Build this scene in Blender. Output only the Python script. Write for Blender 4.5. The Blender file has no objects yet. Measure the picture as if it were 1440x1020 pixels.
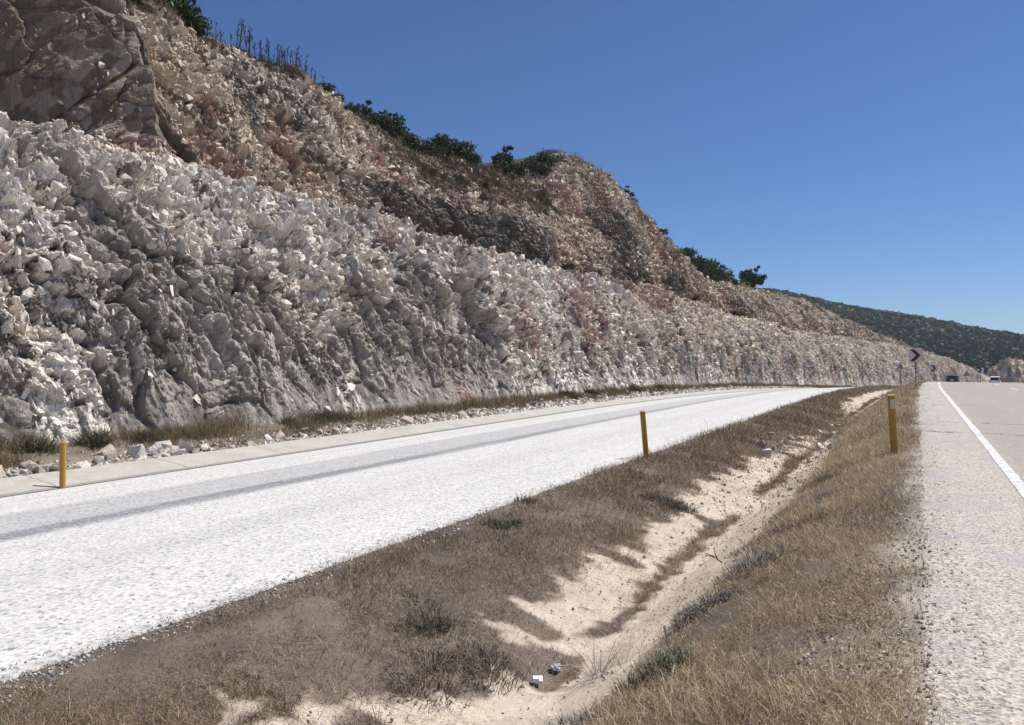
import bpy, bmesh, math, random
import numpy as np
from mathutils import Vector, Matrix, Euler

# ------------------------------------------------------------------ camera, sky, sun, exposure
scene = bpy.context.scene
COL = scene.collection
YAW = math.atan(570 / 1080)
cam_data = bpy.data.cameras.new("camera")
cam = bpy.data.objects.new("camera", cam_data)
COL.objects.link(cam)
cam.location = (0, 0, 1.6)
cam.rotation_euler = (math.radians(90 - 0.21), 0, YAW)
cam_data.sensor_width = 36
cam_data.lens = 27
cam_data.clip_start = 0.05
cam_data.clip_end = 12000
scene.camera = cam

SUN = Vector((0.36, 0.35, 0.86)).normalized()
world = bpy.data.worlds.new("World")
scene.world = world
world.use_nodes = True
wn = world.node_tree.nodes
wl = world.node_tree.links
bg = wn["Background"]
sky = wn.new("ShaderNodeTexSky")
sky.sky_type = 'NISHITA'
sky.sun_disc = False
sky.sun_elevation = math.asin(SUN.z)
sky.sun_rotation = math.atan2(SUN.x, SUN.y)
sky.altitude = 1500
sky.air_density = 1.0
sky.dust_density = 0.35
sky.ozone_density = 6.0
skm = wn.new("ShaderNodeMix"); skm.data_type = 'RGBA'; skm.blend_type = 'MULTIPLY'; skm.inputs[0].default_value = 1.0
skm.inputs[7].default_value = (0.79, 0.97, 1.20, 1)
wl.new(sky.outputs[0], skm.inputs[6]); wl.new(skm.outputs[2], bg.inputs[0])
bg.inputs[1].default_value = 0.070
sun_data = bpy.data.lights.new("sun", 'SUN')
sun_data.energy = 5.0
sun_data.angle = math.radians(0.5)
sun_data.color = (1.0, 0.96, 0.905)
sun = bpy.data.objects.new("sun", sun_data)
COL.objects.link(sun)
sun.rotation_euler = SUN.to_track_quat('Z', 'Y').to_euler()
sun.location = (-20, 10, 60)
scene.view_settings.view_transform = 'Standard'
scene.view_settings.look = 'None'
scene.view_settings.exposure = 0.24
scene.view_settings.gamma = 1
scene.cycles.max_bounces = 6

# ------------------------------------------------------------------ numpy noise
def h2(ix, iy, seed):
    h = (ix.astype(np.int64) * 374761393 + iy.astype(np.int64) * 668265263 + seed * 974634777) & 0xFFFFFFFF
    h = ((h ^ (h >> 13)) * 1274126177) & 0xFFFFFFFF
    h = ((h ^ (h >> 16)) * 2246822519) & 0xFFFFFFFF
    h = h ^ (h >> 15)
    return (h & 0xFFFFFF) / float(0x1000000)

def vn(x, y, seed=0):
    ix = np.floor(x); iy = np.floor(y)
    fx = x - ix; fy = y - iy
    fx = fx * fx * fx * (fx * (fx * 6 - 15) + 10); fy = fy * fy * fy * (fy * (fy * 6 - 15) + 10)
    a = h2(ix, iy, seed); b = h2(ix + 1, iy, seed); c = h2(ix, iy + 1, seed); d = h2(ix + 1, iy + 1, seed)
    return (a + (b - a) * fx + (c - a) * fy + (a - b - c + d) * fx * fy) * 2 - 1

def fbm(x, y, seed=0, octaves=4, gain=0.5):
    s = 0; a = 1; n = 0
    for i in range(octaves):
        s = s + a * vn(x * 2 ** i + i * 17.3, y * 2 ** i - i * 9.1, seed + i); n += a; a *= gain
    return s / n

def facet(x, y, seed, tilt=0.6):
    """broken-rock cells: plane facets with a random offset; returns height, crack distance, cell random"""
    ix = np.floor(x); iy = np.floor(y)
    f1 = np.full(x.shape, 9.0); f2 = np.full(x.shape, 9.0)
    hh = np.zeros(x.shape); cr = np.zeros(x.shape)
    for dx in (-1, 0, 1):
        for dy in (-1, 0, 1):
            cx_ = ix + dx; cy_ = iy + dy
            px = cx_ + h2(cx_, cy_, seed); py = cy_ + h2(cx_, cy_, seed + 1)
            ddx = x - px; ddy = y - py
            d = np.sqrt(ddx * ddx + ddy * ddy)
            near = d < f1
            f2 = np.where(near, f1, np.minimum(f2, d))
            r = h2(cx_, cy_, seed + 2)
            val = (r - 0.5) * 0.9 + ddx * (h2(cx_, cy_, seed + 3) - 0.5) * 2 * tilt + ddy * (h2(cx_, cy_, seed + 4) - 0.62) * 2 * tilt
            hh = np.where(near, val, hh); cr = np.where(near, r, cr)
            f1 = np.where(near, d, f1)
    return hh, f2 - f1, cr

def sstep(a, b, x):
    t = np.clip((x - a) / (b - a), 0, 1)
    return t * t * (3 - 2 * t)

# ------------------------------------------------------------------ alignment of the road (right-hand bend over a crest)
def cx(Y):
    Y = np.asarray(Y, float)
    q = np.maximum(Y - 40, 0)
    return np.where(Y < 330, q * q / 2280.0, 290 ** 2 / 2280.0 + (Y - 330) * 290 / 1140.0)

def drop(Y):
    Y = np.asarray(Y, float)
    q = np.clip(Y - 35, 0, 75)
    z = -0.00022 * q * q - 0.033 * np.clip(Y - 110, 0, 160) - 0.012 * np.clip(Y - 270, 0, 300)
    return z

PROF_X = np.array([-60, -21, -20, -17.94, -16.6, -5.35, -4.7, -3.7, -3.1, -2.7, -2.45, -1.95, -1.45, -0.8, -0.15, 0.4, 14.2, 15.5, 22, 60, 400])
PROF_Z = np.array([-0.6, -0.55, -0.62, -1.10, -1.24, -0.57, -0.60, -0.78, -0.95, -1.05, -1.02, -0.78, -0.42, -0.13, -0.006, 0.0, -0.1, -0.5, -0.6, -1.5, -30])

def gz(xr, Y):
    return np.interp(xr, PROF_X, PROF_Z) + drop(Y)

# ------------------------------------------------------------------ mesh helpers
def tag(o, label=None, cat=None, group=None, kind=None):
    if label: o["label"] = label
    if cat: o["category"] = cat
    if group: o["group"] = group
    if kind: o["kind"] = kind
    return o

def mesh_np(name, V, loops, totals, mats, color=None, vec=None, smooth=False):
    me = bpy.data.meshes.new(name)
    V = np.ascontiguousarray(V, dtype=np.float32)
    loops = np.ascontiguousarray(loops, dtype=np.int32).ravel()
    totals = np.ascontiguousarray(totals, dtype=np.int32)
    me.vertices.add(len(V)); me.vertices.foreach_set("co", V.ravel())
    me.loops.add(len(loops)); me.loops.foreach_set("vertex_index", loops)
    me.polygons.add(len(totals))
    starts = np.zeros(len(totals), np.int32); starts[1:] = np.cumsum(totals)[:-1]
    me.polygons.foreach_set("loop_start", starts)
    me.polygons.foreach_set("loop_total", totals)
    me.update(calc_edges=True)
    me.polygons.foreach_set("use_smooth", np.full(len(totals), smooth, dtype=bool))
    if color is not None:
        c = np.ones((len(V), 4), np.float32); c[:, :3] = color
        a = me.color_attributes.new("tint", 'FLOAT_COLOR', 'POINT'); a.data.foreach_set("color", c.ravel())
    if vec is not None:
        a = me.attributes.new("rc", 'FLOAT_VECTOR', 'POINT'); a.data.foreach_set("vector", np.ascontiguousarray(vec, np.float32).ravel())
    me.materials.append(mats)
    me.validate()
    return me

def link(name, me, parent=None):
    o = bpy.data.objects.new(name, me)
    COL.objects.link(o)
    if parent: o.parent = parent
    return o

def grid_faces(nr, nc):
    i = np.arange(nr * nc).reshape(nr, nc)
    f = np.stack([i[:-1, :-1], i[:-1, 1:], i[1:, 1:], i[1:, :-1]], -1).reshape(-1, 4)
    return f

def grid_mesh(name, X, Y, Z, mat, color=None, rc=None, smooth=True):
    nr, nc = X.shape
    V = np.stack([X, Y, Z], -1).reshape(-1, 3)
    f = grid_faces(nr, nc)
    return mesh_np(name, V, f, np.full(len(f), 4), mat,
                   None if color is None else color.reshape(-1, 3), None if rc is None else rc.reshape(-1, 3), smooth)

# ------------------------------------------------------------------ materials
class NT:
    def __init__(s, name):
        s.m = bpy.data.materials.new(name); s.m.use_nodes = True
        s.t = s.m.node_tree; s.b = s.t.nodes["Principled BSDF"]
        s.b.inputs["Roughness"].default_value = 0.9
        s.b.inputs["Specular IOR Level"].default_value = 0.2
    def n(s, typ, **kw):
        nd = s.t.nodes.new(typ)
        for k, v in kw.items(): setattr(nd, k, v)
        return nd
    def l(s, a, b): s.t.links.new(a, b)
    def attr(s, name): return s.n("ShaderNodeAttribute", attribute_name=name)
    def noise(s, vec, scale, detail=4, rough=0.55):
        nd = s.n("ShaderNodeTexNoise"); nd.inputs["Scale"].default_value = scale
        nd.inputs["Detail"].default_value = detail; nd.inputs["Roughness"].default_value = rough
        if vec is not None: s.l(vec, nd.inputs["Vector"])
        return nd.outputs["Fac"]
    def voro(s, vec, scale, out="Distance", feature='F1'):
        nd = s.n("ShaderNodeTexVoronoi", feature=feature); nd.inputs["Scale"].default_value = scale
        if vec is not None: s.l(vec, nd.inputs["Vector"])
        return nd.outputs[out]
    def ramp(s, fac, stops):
        nd = s.n("ShaderNodeValToRGB"); e = nd.color_ramp.elements
        while len(e) < len(stops): e.new(0.5)
        for el, (p, c) in zip(e, stops):
            el.position = p; el.color = (c, c, c, 1) if isinstance(c, (int, float)) else (*c, 1)
        s.l(fac, nd.inputs[0]); return nd.outputs[0]
    def math(s, op, a, b=None, c=None, clamp=False):
        nd = s.n("ShaderNodeMath", operation=op, use_clamp=clamp)
        for i, v in enumerate((a, b, c)):
            if v is None: continue
            if isinstance(v, (int, float)): nd.inputs[i].default_value = v
            else: s.l(v, nd.inputs[i])
        return nd.outputs[0]
    def mix(s, fac, a, b, mode='MIX'):
        nd = s.n("ShaderNodeMix", data_type='RGBA', blend_type=mode)
        for inp, v in ((nd.inputs[0], fac), (nd.inputs[6], a), (nd.inputs[7], b)):
            if isinstance(v, (int, float)): inp.default_value = v
            elif isinstance(v, tuple): inp.default_value = (*v, 1)
            else: s.l(v, inp)
        return nd.outputs[2]
    def sep(s, vec):
        nd = s.n("ShaderNodeSeparateXYZ"); s.l(vec, nd.inputs[0]); return nd.outputs
    def pos(s): return s.n("ShaderNodeNewGeometry").outputs["Position"]
    def objc(s): return s.n("ShaderNodeTexCoord").outputs["Object"]
    def bump(s, h, strength=0.5, dist=0.05):
        nd = s.n("ShaderNodeBump"); nd.inputs["Strength"].default_value = strength
        nd.inputs["Distance"].default_value = dist; s.l(h, nd.inputs["Height"]); s.l(nd.outputs[0], s.b.inputs["Normal"])
    def color(s, c):
        if isinstance(c, tuple): s.b.inputs["Base Color"].default_value = (*c, 1)
        else: s.l(c, s.b.inputs["Base Color"])

def mat_rock():
    t = NT("rock"); p = t.pos(); c = t.attr("tint").outputs["Color"]
    mp = t.n("ShaderNodeMapping"); mp.inputs["Scale"].default_value = (1.0, 1.0, 0.4); t.l(p, mp.inputs[0])
    n1 = t.noise(mp.outputs[0], 6.0, 6, 0.72); n2 = t.noise(p, 24.0, 4, 0.7)
    f = t.ramp(n1, [(0.3, 0.66), (0.5, 1.02), (0.72, 1.3)])
    f2 = t.ramp(n2, [(0.3, 0.75), (0.7, 1.2)])
    col = t.mix(1.0, c, f, 'MULTIPLY'); col = t.mix(1.0, col, f2, 'MULTIPLY')
    t.color(col)
    v = t.voro(mp.outputs[0], 9.0, 'Distance', 'F1'); h = t.math('ADD', t.math('MULTIPLY', n1, 1.0), t.math('MULTIPLY', v, 0.25))
    h = t.math('ADD', h, t.math('MULTIPLY', n2, 0.35))
    t.bump(h, 0.75, 0.11)
    return t.m

def mat_ground():
    t = NT("ground_soil"); p = t.pos(); c = t.attr("tint").outputs["Color"]
    n1 = t.noise(p, 3.0, 5, 0.65); n2 = t.noise(p, 40.0, 4, 0.7)
    col = t.mix(1.0, c, t.ramp(n1, [(0.3, 0.8), (0.7, 1.15)]), 'MULTIPLY')
    col = t.mix(1.0, col, t.ramp(n2, [(0.3, 0.75), (0.7, 1.2)]), 'MULTIPLY')
    t.color(col)
    t.bump(t.math('ADD', n1, t.math('MULTIPLY', n2, 0.3)), 0.6, 0.05)
    return t.m

def mat_white_road():
    t = NT("white_chip_seal"); rc = t.attr("rc").outputs["Vector"]; s = t.sep(rc); p = t.pos()
    x, y = s[0], s[1]
    # stretch noise along the road
    mp = t.n("ShaderNodeMapping"); mp.inputs["Scale"].default_value = (1.0, 0.12, 1.0); t.l(rc, mp.inputs[0])
    ns = t.noise(mp.outputs[0], 1.6, 5, 0.65)
    wob = t.math('MULTIPLY', t.math('SUBTRACT', t.noise(mp.outputs[0], 0.5, 2), 0.5), 0.7)
    xw = t.math('ADD', x, wob)
    def band(c, w, soft):
        d = t.math('ABSOLUTE', t.math('SUBTRACT', xw, c))
        nd = t.n("ShaderNodeMapRange", interpolation_type='SMOOTHSTEP')
        nd.inputs[1].default_value = w; nd.inputs[2].default_value = w + soft; nd.inputs[3].default_value = 1; nd.inputs[4].default_value = 0
        t.l(d, nd.inputs[0]); return nd.outputs[0]
    fade = t.n("ShaderNodeMapRange"); fade.inputs[1].default_value = 10; fade.inputs[2].default_value = 45
    fade.inputs[3].default_value = 1.0; fade.inputs[4].default_value = 0.8; t.l(y, fade.inputs[0])
    b = t.math('MAXIMUM', t.math('MULTIPLY', band(-11.5, 0.14, 0.45), 1.15), t.math('MULTIPLY', band(-13.6, 0.06, 0.5), 0.55))
    b = t.math('MAXIMUM', b, t.math('MULTIPLY', band(-12.5, 0.7, 0.8), 0.52))
    b = t.math('MAXIMUM', b, t.math('MULTIPLY', band(-8.4, 0.1, 0.9), 0.16))
    b = t.math('MAXIMUM', b, t.math('MULTIPLY', band(-15.6, 0.05, 0.3), 0.10))
    b = t.math('MULTIPLY', t.math('MULTIPLY', b, fade.outputs[0]), t.ramp(ns, [(0.25, 0.55), (0.6, 1.0)]))
    v = t.n("ShaderNodeTexVoronoi"); v.inputs["Scale"].default_value = 26; t.l(p, v.inputs["Vector"])
    sp = t.sep(v.outputs["Color"])[0]
    n3 = t.noise(p, 17.0, 5, 0.8)
    # thin spots where the dark binder shows between the chips
    pits = t.ramp(t.math('ADD', t.math('MULTIPLY', n3, 0.8), t.math('MULTIPLY', sp, 0.2)), [(0.34, 1.0), (0.40, 0.35), (0.435, 0.0)])
    base = t.mix(t.ramp(ns, [(0.3, 0.0), (0.7, 1.0)]), (0.55, 0.54, 0.52), (0.63, 0.615, 0.58))
    base = t.mix(1.0, base, t.ramp(sp, [(0.0, 0.80), (1.0, 1.08)]), 'MULTIPLY')
    base = t.mix(t.math('MULTIPLY', pits, 0.8), base, (0.13, 0.13, 0.13))
    base = t.mix(t.math('MULTIPLY', b, 0.97), base, t.mix(sp, (0.15, 0.15, 0.16), (0.34, 0.335, 0.34)))
    # ragged, thinner edge on the verge side
    ed = t.math('ADD', x, t.math('MULTIPLY', t.math('SUBTRACT', t.noise(p, 2.2, 5, 0.7), 0.5), 0.9))
    em = t.n("ShaderNodeMapRange"); em.inputs[1].default_value = -5.62; em.inputs[2].default_value = -5.28; t.l(ed, em.inputs[0])
    base = t.mix(t.math('MULTIPLY', em.outputs[0], 0.8), base, t.mix(sp, (0.17, 0.16, 0.15), (0.42, 0.40, 0.37)))
    t.color(base)
    t.bump(t.math('SUBTRACT', v.outputs["Distance"], t.math('MULTIPLY', n3, -0.5)), 0.6, 0.008)
    return t.m

def mat_right_road():
    t = NT("worn_chip_seal"); rc = t.attr("rc").outputs["Vector"]; s = t.sep(rc); p = t.pos(); x, y = s[0], s[1]
    mp = t.n("ShaderNodeMapping"); mp.inputs["Scale"].default_value = (1.0, 0.1, 1.0); t.l(rc, mp.inputs[0])
    ns = t.noise(mp.outputs[0], 1.3, 5, 0.6)
    v = t.n("ShaderNodeTexVoronoi"); v.inputs["Scale"].default_value = 58; t.l(p, v.inputs["Vector"])
    sp = t.sep(v.outputs["Color"])[0]; n3 = t.noise(p, 30.0, 5, 0.8); n4 = t.noise(p, 1.1, 4, 0.6)
    lane = t.mix(ns, (0.295, 0.268, 0.23), (0.375, 0.345, 0.295))
    lane = t.mix(1.0, lane, t.ramp(sp, [(0.0, 0.7), (1.0, 1.25)]), 'MULTIPLY')
    sh = t.mix(n4, (0.41, 0.365, 0.31), (0.53, 0.48, 0.41))
    sh = t.mix(1.0, sh, t.ramp(sp, [(0.0, 0.45), (0.35, 0.9), (1.0, 1.3)]), 'MULTIPLY')
    sh = t.mix(t.ramp(n3, [(0.36, 0.9), (0.47, 0.0)]), sh, (0.15, 0.14, 0.13))
    greyz = t.ramp(t.noise(p, 0.8, 3), [(0.5, 0.0), (0.62, 0.45)])
    sh = t.mix(greyz, sh, (0.34, 0.34, 0.34))
    m = t.n("ShaderNodeMapRange"); m.inputs[1].default_value = 0.95; m.inputs[2].default_value = 1.35
    t.l(t.math('ADD', x, t.math('MULTIPLY', t.math('SUBTRACT', n4, 0.5), 0.5)), m.inputs[0])
    col = t.mix(m.outputs[0], sh, lane)
    # transverse cracks filled with dirt
    for c, x1 in ((22.6, 2.6), (19.4, 2.0), (31.0, 3.0)):
        wv = t.math('MULTIPLY', t.math('SUBTRACT', t.noise(rc, 1.7, 4, 0.7), 0.5), 1.1)
        d = t.math('ABSOLUTE', t.math('SUBTRACT', t.math('ADD', y, wv), c))
        k = t.math('MULTIPLY', t.math('LESS_THAN', d, 0.06), t.math('LESS_THAN', x, x1))
        k = t.math('MULTIPLY', k, t.math('GREATER_THAN', t.noise(rc, 3.1, 2), 0.42))
        col = t.mix(t.math('MULTIPLY', k, 0.75), col, (0.10, 0.085, 0.07))
    t.color(col)
    t.bump(t.math('ADD', v.outputs["Distance"], t.math('MULTIPLY', n3, 0.4)), 0.55, 0.008)
    return t.m

def mat_paint_line():
    t = NT("worn_white_paint"); p = t.pos(); n = t.noise(p, 9, 5, 0.7); v = t.voro(p, 40, "Color")
    w = t.ramp(n, [(0.43, 1.0), (0.53, 0.0)])
    c = t.mix(1.0, (0.66, 0.66, 0.64), t.ramp(t.sep(v)[0], [(0, 0.85), (1, 1.05)]), 'MULTIPLY')
    t.color(t.mix(t.math('MULTIPLY', w, 0.75), c, (0.42, 0.40, 0.37))); t.bump(n, 0.4, 0.01)
    return t.m

def mat_concrete():
    t = NT("pale_concrete"); rc = t.attr("rc").outputs["Vector"]; s = t.sep(rc); p = t.pos()
    n = t.noise(p, 1.2, 5, 0.65); n2 = t.noise(p, 18, 4, 0.7)
    c = t.mix(n, (0.37, 0.35, 0.30), (0.50, 0.48, 0.43))
    c = t.mix(1.0, c, t.ramp(n2, [(0.3, 0.85), (0.7, 1.1)]), 'MULTIPLY')
    yy = t.math('ADD', s[1], t.math('MULTIPLY', t.math('SUBTRACT', t.noise(p, 1.5, 4), 0.5), 0.35))
    fr = t.math('FRACT', t.math('DIVIDE', yy, 3.4))
    j = t.math('LESS_THAN', fr, 0.012)
    c = t.mix(t.math('MULTIPLY', j, 0.75), c, (0.12, 0.11, 0.10))
    st = t.ramp(t.noise(p, 1.3, 6, 0.75), [(0.48, 0.0), (0.66, 0.75)])
    c = t.mix(st, c, (0.36, 0.31, 0.25))
    # dirt seam along the road edge
    d = t.math('ADD', s[0], t.math('MULTIPLY', t.math('SUBTRACT', n2, 0.5), 0.15))
    e = t.math('GREATER_THAN', d, -16.72)
    c = t.mix(t.math('MULTIPLY', e, 0.65), c, (0.17, 0.16, 0.15))
    t.color(c); t.bump(n2, 0.4, 0.02)
    return t.m

def mat_tint(name, rough=0.85, trans=0.0, var=0.0):
    t = NT(name); c = t.attr("tint").outputs["Color"]
    if var:
        c = t.mix(1.0, c, t.ramp(t.noise(t.pos(), 3.0, 3), [(0.3, 1 - var), (0.7, 1 + var)]), 'MULTIPLY')
    t.color(c); t.b.inputs["Roughness"].default_value = rough
    if trans:
        tr = t.n("ShaderNodeBsdfTranslucent"); t.l(c, tr.inputs[0])
        ms = t.n("ShaderNodeMixShader"); ms.inputs[0].default_value = trans
        t.l(t.b.outputs[0], ms.inputs[1]); t.l(tr.outputs[0], ms.inputs[2])
        t.l(ms.outputs[0], t.t.nodes["Material Output"].inputs[0])
    return t.m

def mat_plain(name, col, rough=0.6, var=0.12, scale=12, metal=0.0, spec=0.3):
    t = NT(name); n = t.noise(t.objc(), scale, 4, 0.6)
    t.color(t.mix(1.0, col, t.ramp(n, [(0.3, 1 - var), (0.7, 1 + var)]), 'MULTIPLY'))
    t.b.inputs["Roughness"].default_value = rough; t.b.inputs["Metallic"].default_value = metal
    t.b.inputs["Specular IOR Level"].default_value = spec
    return t.m

M_ROCK = mat_rock(); M_SOIL = mat_ground(); M_WROAD = mat_white_road(); M_RROAD = mat_right_road()
M_LINE = mat_paint_line(); M_CONC = mat_concrete()
M_GRASS = mat_tint("dry_grass", 0.8, 0.25); M_LEAF = mat_tint("leaves", 0.6, 0.2); M_STEM = mat_tint("dry_stems", 0.85)
M_BARK = mat_plain("bark", (0.09, 0.07, 0.055), 0.9, 0.3)
def mat_post():
    t = NT("faded_yellow_plastic"); o = t.objc(); n = t.noise(o, 7, 4, 0.6); z = t.sep(o)[2]
    c = t.mix(n, (0.40, 0.215, 0.03), (0.52, 0.30, 0.055))
    d = t.n("ShaderNodeMapRange"); d.inputs[1].default_value = 0.3; d.inputs[2].default_value = 0.0
    t.l(t.math('ADD', z, t.math('MULTIPLY', t.math('SUBTRACT', n, 0.5), 0.6)), d.inputs[0])
    c = t.mix(t.ramp(t.noise(o, 16, 5, 0.7), [(0.52, 0.0), (0.66, 0.5)]), c, (0.30, 0.19, 0.07))
    c = t.mix(t.math('MULTIPLY', d.outputs[0], 0.45), c, (0.33, 0.22, 0.11))
    t.color(c); t.b.inputs["Roughness"].default_value = 0.5; return t.m
M_POST = mat_post()
M_REFL = mat_plain("grey_reflector", (0.55, 0.56, 0.55), 0.35, 0.08)
M_BLACK = mat_plain("black_paint", (0.015, 0.015, 0.016), 0.6)
M_SIGNW = mat_plain("sign_white", (0.62, 0.54, 0.53), 0.5, 0.05)
M_SIGNR = mat_plain("sign_red", (0.11, 0.008, 0.018), 0.5, 0.08)
M_SIGNB = mat_plain("sign_back_grey", (0.33, 0.34, 0.36), 0.5, 0.08)
M_GALV = mat_plain("galvanised_steel", (0.10, 0.10, 0.10), 0.6, 0.15)
M_VANW = mat_plain("white_car_paint", (0.80, 0.80, 0.82), 0.3, 0.03, spec=0.5)
M_CARB = mat_plain("dark_blue_car_paint", (0.02, 0.028, 0.06), 0.25, 0.05, spec=0.5)
M_GLASS = mat_plain("dark_window_glass", (0.012, 0.016, 0.02), 0.08, 0.05, spec=0.6)
M_TYRE = mat_plain("tyre_rubber", (0.02, 0.02, 0.02), 0.9)
M_RIM = mat_plain("wheel_rim", (0.35, 0.35, 0.36), 0.4, metal=0.6)
M_REDL = mat_plain("red_lamp_plastic", (0.35, 0.015, 0.012), 0.3)
M_AMBER = mat_plain("amber_lens", (0.75, 0.62, 0.45), 0.3)
M_PLATE = mat_plain("number_plate", (0.7, 0.7, 0.68), 0.5)
M_CARD = mat_plain("white_card", (0.72, 0.70, 0.69), 0.7, 0.06)
M_BAG = mat_plain("grey_plastic", (0.30, 0.31, 0.33), 0.5, 0.15)
M_RROCK = None

# ------------------------------------------------------------------ ground sheet (verge, ditch, roadside, plain to the horizon)
def sand_bounds(xr, Y):
    """1 where the ditch shows bare sand, 0 where dry grass grows"""
    w = fbm(xr * 0.9, Y * 1.3, 5, 4) * 0.5 + fbm(xr * 6, Y * 7, 9, 4) * 0.34
    L = np.interp(Y, [0, 2.5, 3.8, 4.4, 5.0, 5.6, 6.2, 8, 11, 14, 18, 22, 25, 30, 38, 44, 60, 100, 130],
                  [-3.9, -3.85, -3.85, -3.6, -2.9, -2.9, -3.5, -3.4, -3.35, -3.6, -3.65, -3.6, -3.3, -2.9, -2.9, -3.7, -3.8, -3.4, -2.9])
    R = np.interp(Y, [0, 3, 5, 7, 12, 18, 22, 25, 30, 38, 44, 60, 100, 130],
                  [-1.98, -1.96, -1.88, -1.74, -1.66, -1.72, -1.9, -2.25, -2.5, -2.4, -1.8, -1.7, -2.0, -2.6])
    m = sstep(-0.1, 0.14, (xr - L) + w * 0.8) * sstep(-0.07, 0.09, (R - xr) + w * 0.35)
    # grass strip along the ditch bottom
    gap = np.abs(xr + 2.72 + 0.1 * vn(Y * 0.8, Y * 0.1, 3))
    strip = 1 - sstep(0.07, 0.17, gap + w * 0.28)
    strip = strip * sstep(-0.35, -0.1, vn(Y * 0.35, 0 * Y, 12) + 0.22 + 0.25 * sstep(6, 8, Y))
    m = m * (1 - strip * sstep(5.2, 6.5, Y))
    # scattered grass islands on the sand
    m = m * (1 - sstep(38, 30, Y) * sstep(0.19, 0.29, fbm(xr * 0.8 + 40, Y * 1.7, 31, 4) - 0.6 * sstep(-2.65, -2.4, xr)))
    return m

def build_ground():
    xs = np.concatenate([[-200, -120, -60], np.linspace(-40, -21, 8), np.linspace(-20.4, -16.4, 40), np.linspace(-16, -6.4, 8),
                         np.linspace(-6.0, 0.45, 150), [1.5, 4, 8, 12], np.linspace(14, 24, 20), [28, 34, 45, 60, 90, 150, 300, 700, 2000, 6000]])
    ys = [-40, -20, -10, -5]
    y = -3.0
    while y < 420:
        ys.append(y); y += min(2.5, max(0.03, 0.0065 * abs(y) + 0.012))
    ys += [450, 500, 600, 800, 1200, 2500, 6000]
    X, Y = np.meshgrid(xs, np.array(ys))
    Z = gz(X, Y)
    sand = sand_bounds(X, Y) * ((X > -5.2) & (X < -0.6))
    verge = ((X > -5.6) & (X < 0.1))
    Z = Z + verge * (0.035 * fbm(X * 1.6, Y * 1.2, 77, 4) + 0.012 * fbm(X * 7, Y * 7, 78, 3)) * sstep(0.1, 0.7, -0.2 - X) * sstep(-5.6, -5.0, X)
    Z = np.where((X > -16.7) & (X < -5.5), Z - 0.05, Z)
    Z = np.where((X > 0.25) & (X < 14.2), Z - 0.05, Z)
    strip = (X < -17.95) & (X > -22)
    Z = Z + strip * (0.10 * fbm(X * 1.1, Y * 0.9, 55, 4) + 0.05 * fbm(X * 5, Y * 5, 56, 3)) * sstep(-17.95, -18.4, X)
    Z = np.where(np.abs(X) > 100, np.minimum(Z, -2), Z)
    W = X + cx(Y) * (X < 1000) * (X > -150)
    n = fbm(X * 0.9, Y * 0.7, 21, 4)[..., None]
    n2 = fbm(X * 3, Y * 3, 22, 3)[..., None]
    c_sand = np.array([0.50, 0.42, 0.335]) * (1 + 0.10 * n + 0.10 * n2)
    c_grass = np.array([0.15, 0.12, 0.095]) * (1 + 0.5 * n + 0.3 * n2)
    c_strip = np.array([0.22, 0.18, 0.14]) * (1 + 0.5 * n + 0.3 * n2)
    c = c_grass * (1 - sand[..., None]) + c_sand * sand[..., None]
    c = np.where(strip[..., None], c_strip, c)
    c = np.where((X > 14)[..., None], np.array([0.20, 0.17, 0.12]) * (1 + 0.5 * n), c)
    edge = 0.75 * (sstep(-0.30, 0.02, X + 0.2 * n[..., 0]) * (X < 1))[..., None]
    c = c * (1 - edge) + np.array([0.36, 0.32, 0.27]) * (1 + 0.5 * n2) * edge
    o = link("ground", grid_mesh("ground", W, Y, Z, M_SOIL, color=np.clip(c, 0.01, 0.9), smooth=True))
    tag(o, kind="structure")

def road_ys(y0, y1, k=0.012, lo=0.05, hi=2.0):
    ys = []; y = y0
    while y < y1:
        ys.append(y); y += min(hi, max(lo, k * abs(y)))
    ys.append(y1); return np.array(ys)

def road_sheet(name, xs, ys, dz, mat, raglo=0, raghi=0, seed=0):
    X, Y = np.meshgrid(np.array(xs, float), ys)
    if raglo: X[:, 0] += raglo * (fbm(ys * 1.1, ys * 0 + 3, seed, 4) + 0.4 * vn(ys * 6, ys * 0, seed + 5))
    if raghi: X[:, -1] += raghi * (fbm(ys * 1.1, ys * 0 + 7, seed + 9, 4) + 0.4 * vn(ys * 6, ys * 0, seed + 6))
    Z = gz(X, Y) + dz
    if raglo > .05: Z[:, 0] -= 0.045
    if raghi > .05: Z[:, -1] -= 0.045
    rc = np.stack([X, Y, 0 * X], -1)
    o = link(name, grid_mesh(name, X + cx(Y), Y, Z, mat, rc=rc, smooth=True))
    return tag(o, kind="structure")

build_ground()
road_sheet("left_road", np.concatenate([np.linspace(-16.6, -5.5, 14), [-5.25]]), road_ys(-30, 420), 0.012, M_WROAD, raghi=0.3, seed=3)
road_sheet("right_road", [-0.10, 0.10, 0.4, 1.1, 2.5, 5, 8, 11, 14.2], road_ys(-30, 420), 0.012, M_RROAD, raglo=0.2, seed=8)
road_sheet("edge_line", [1.08, 1.22], road_ys(-30, 420, 0.02), 0.018, M_LINE, raglo=0.008, raghi=0.008, seed=4)
for k in range(14):
    y0 = 37.0 + k * 13.5 - 27
    road_sheet("lane_marking", [4.78, 4.92], np.linspace(y0, y0 + 4.5, 8), 0.018, M_LINE)
road_sheet("far_edge_line", [12.2, 12.34], road_ys(-30, 420, 0.04), 0.018, M_LINE)

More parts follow.
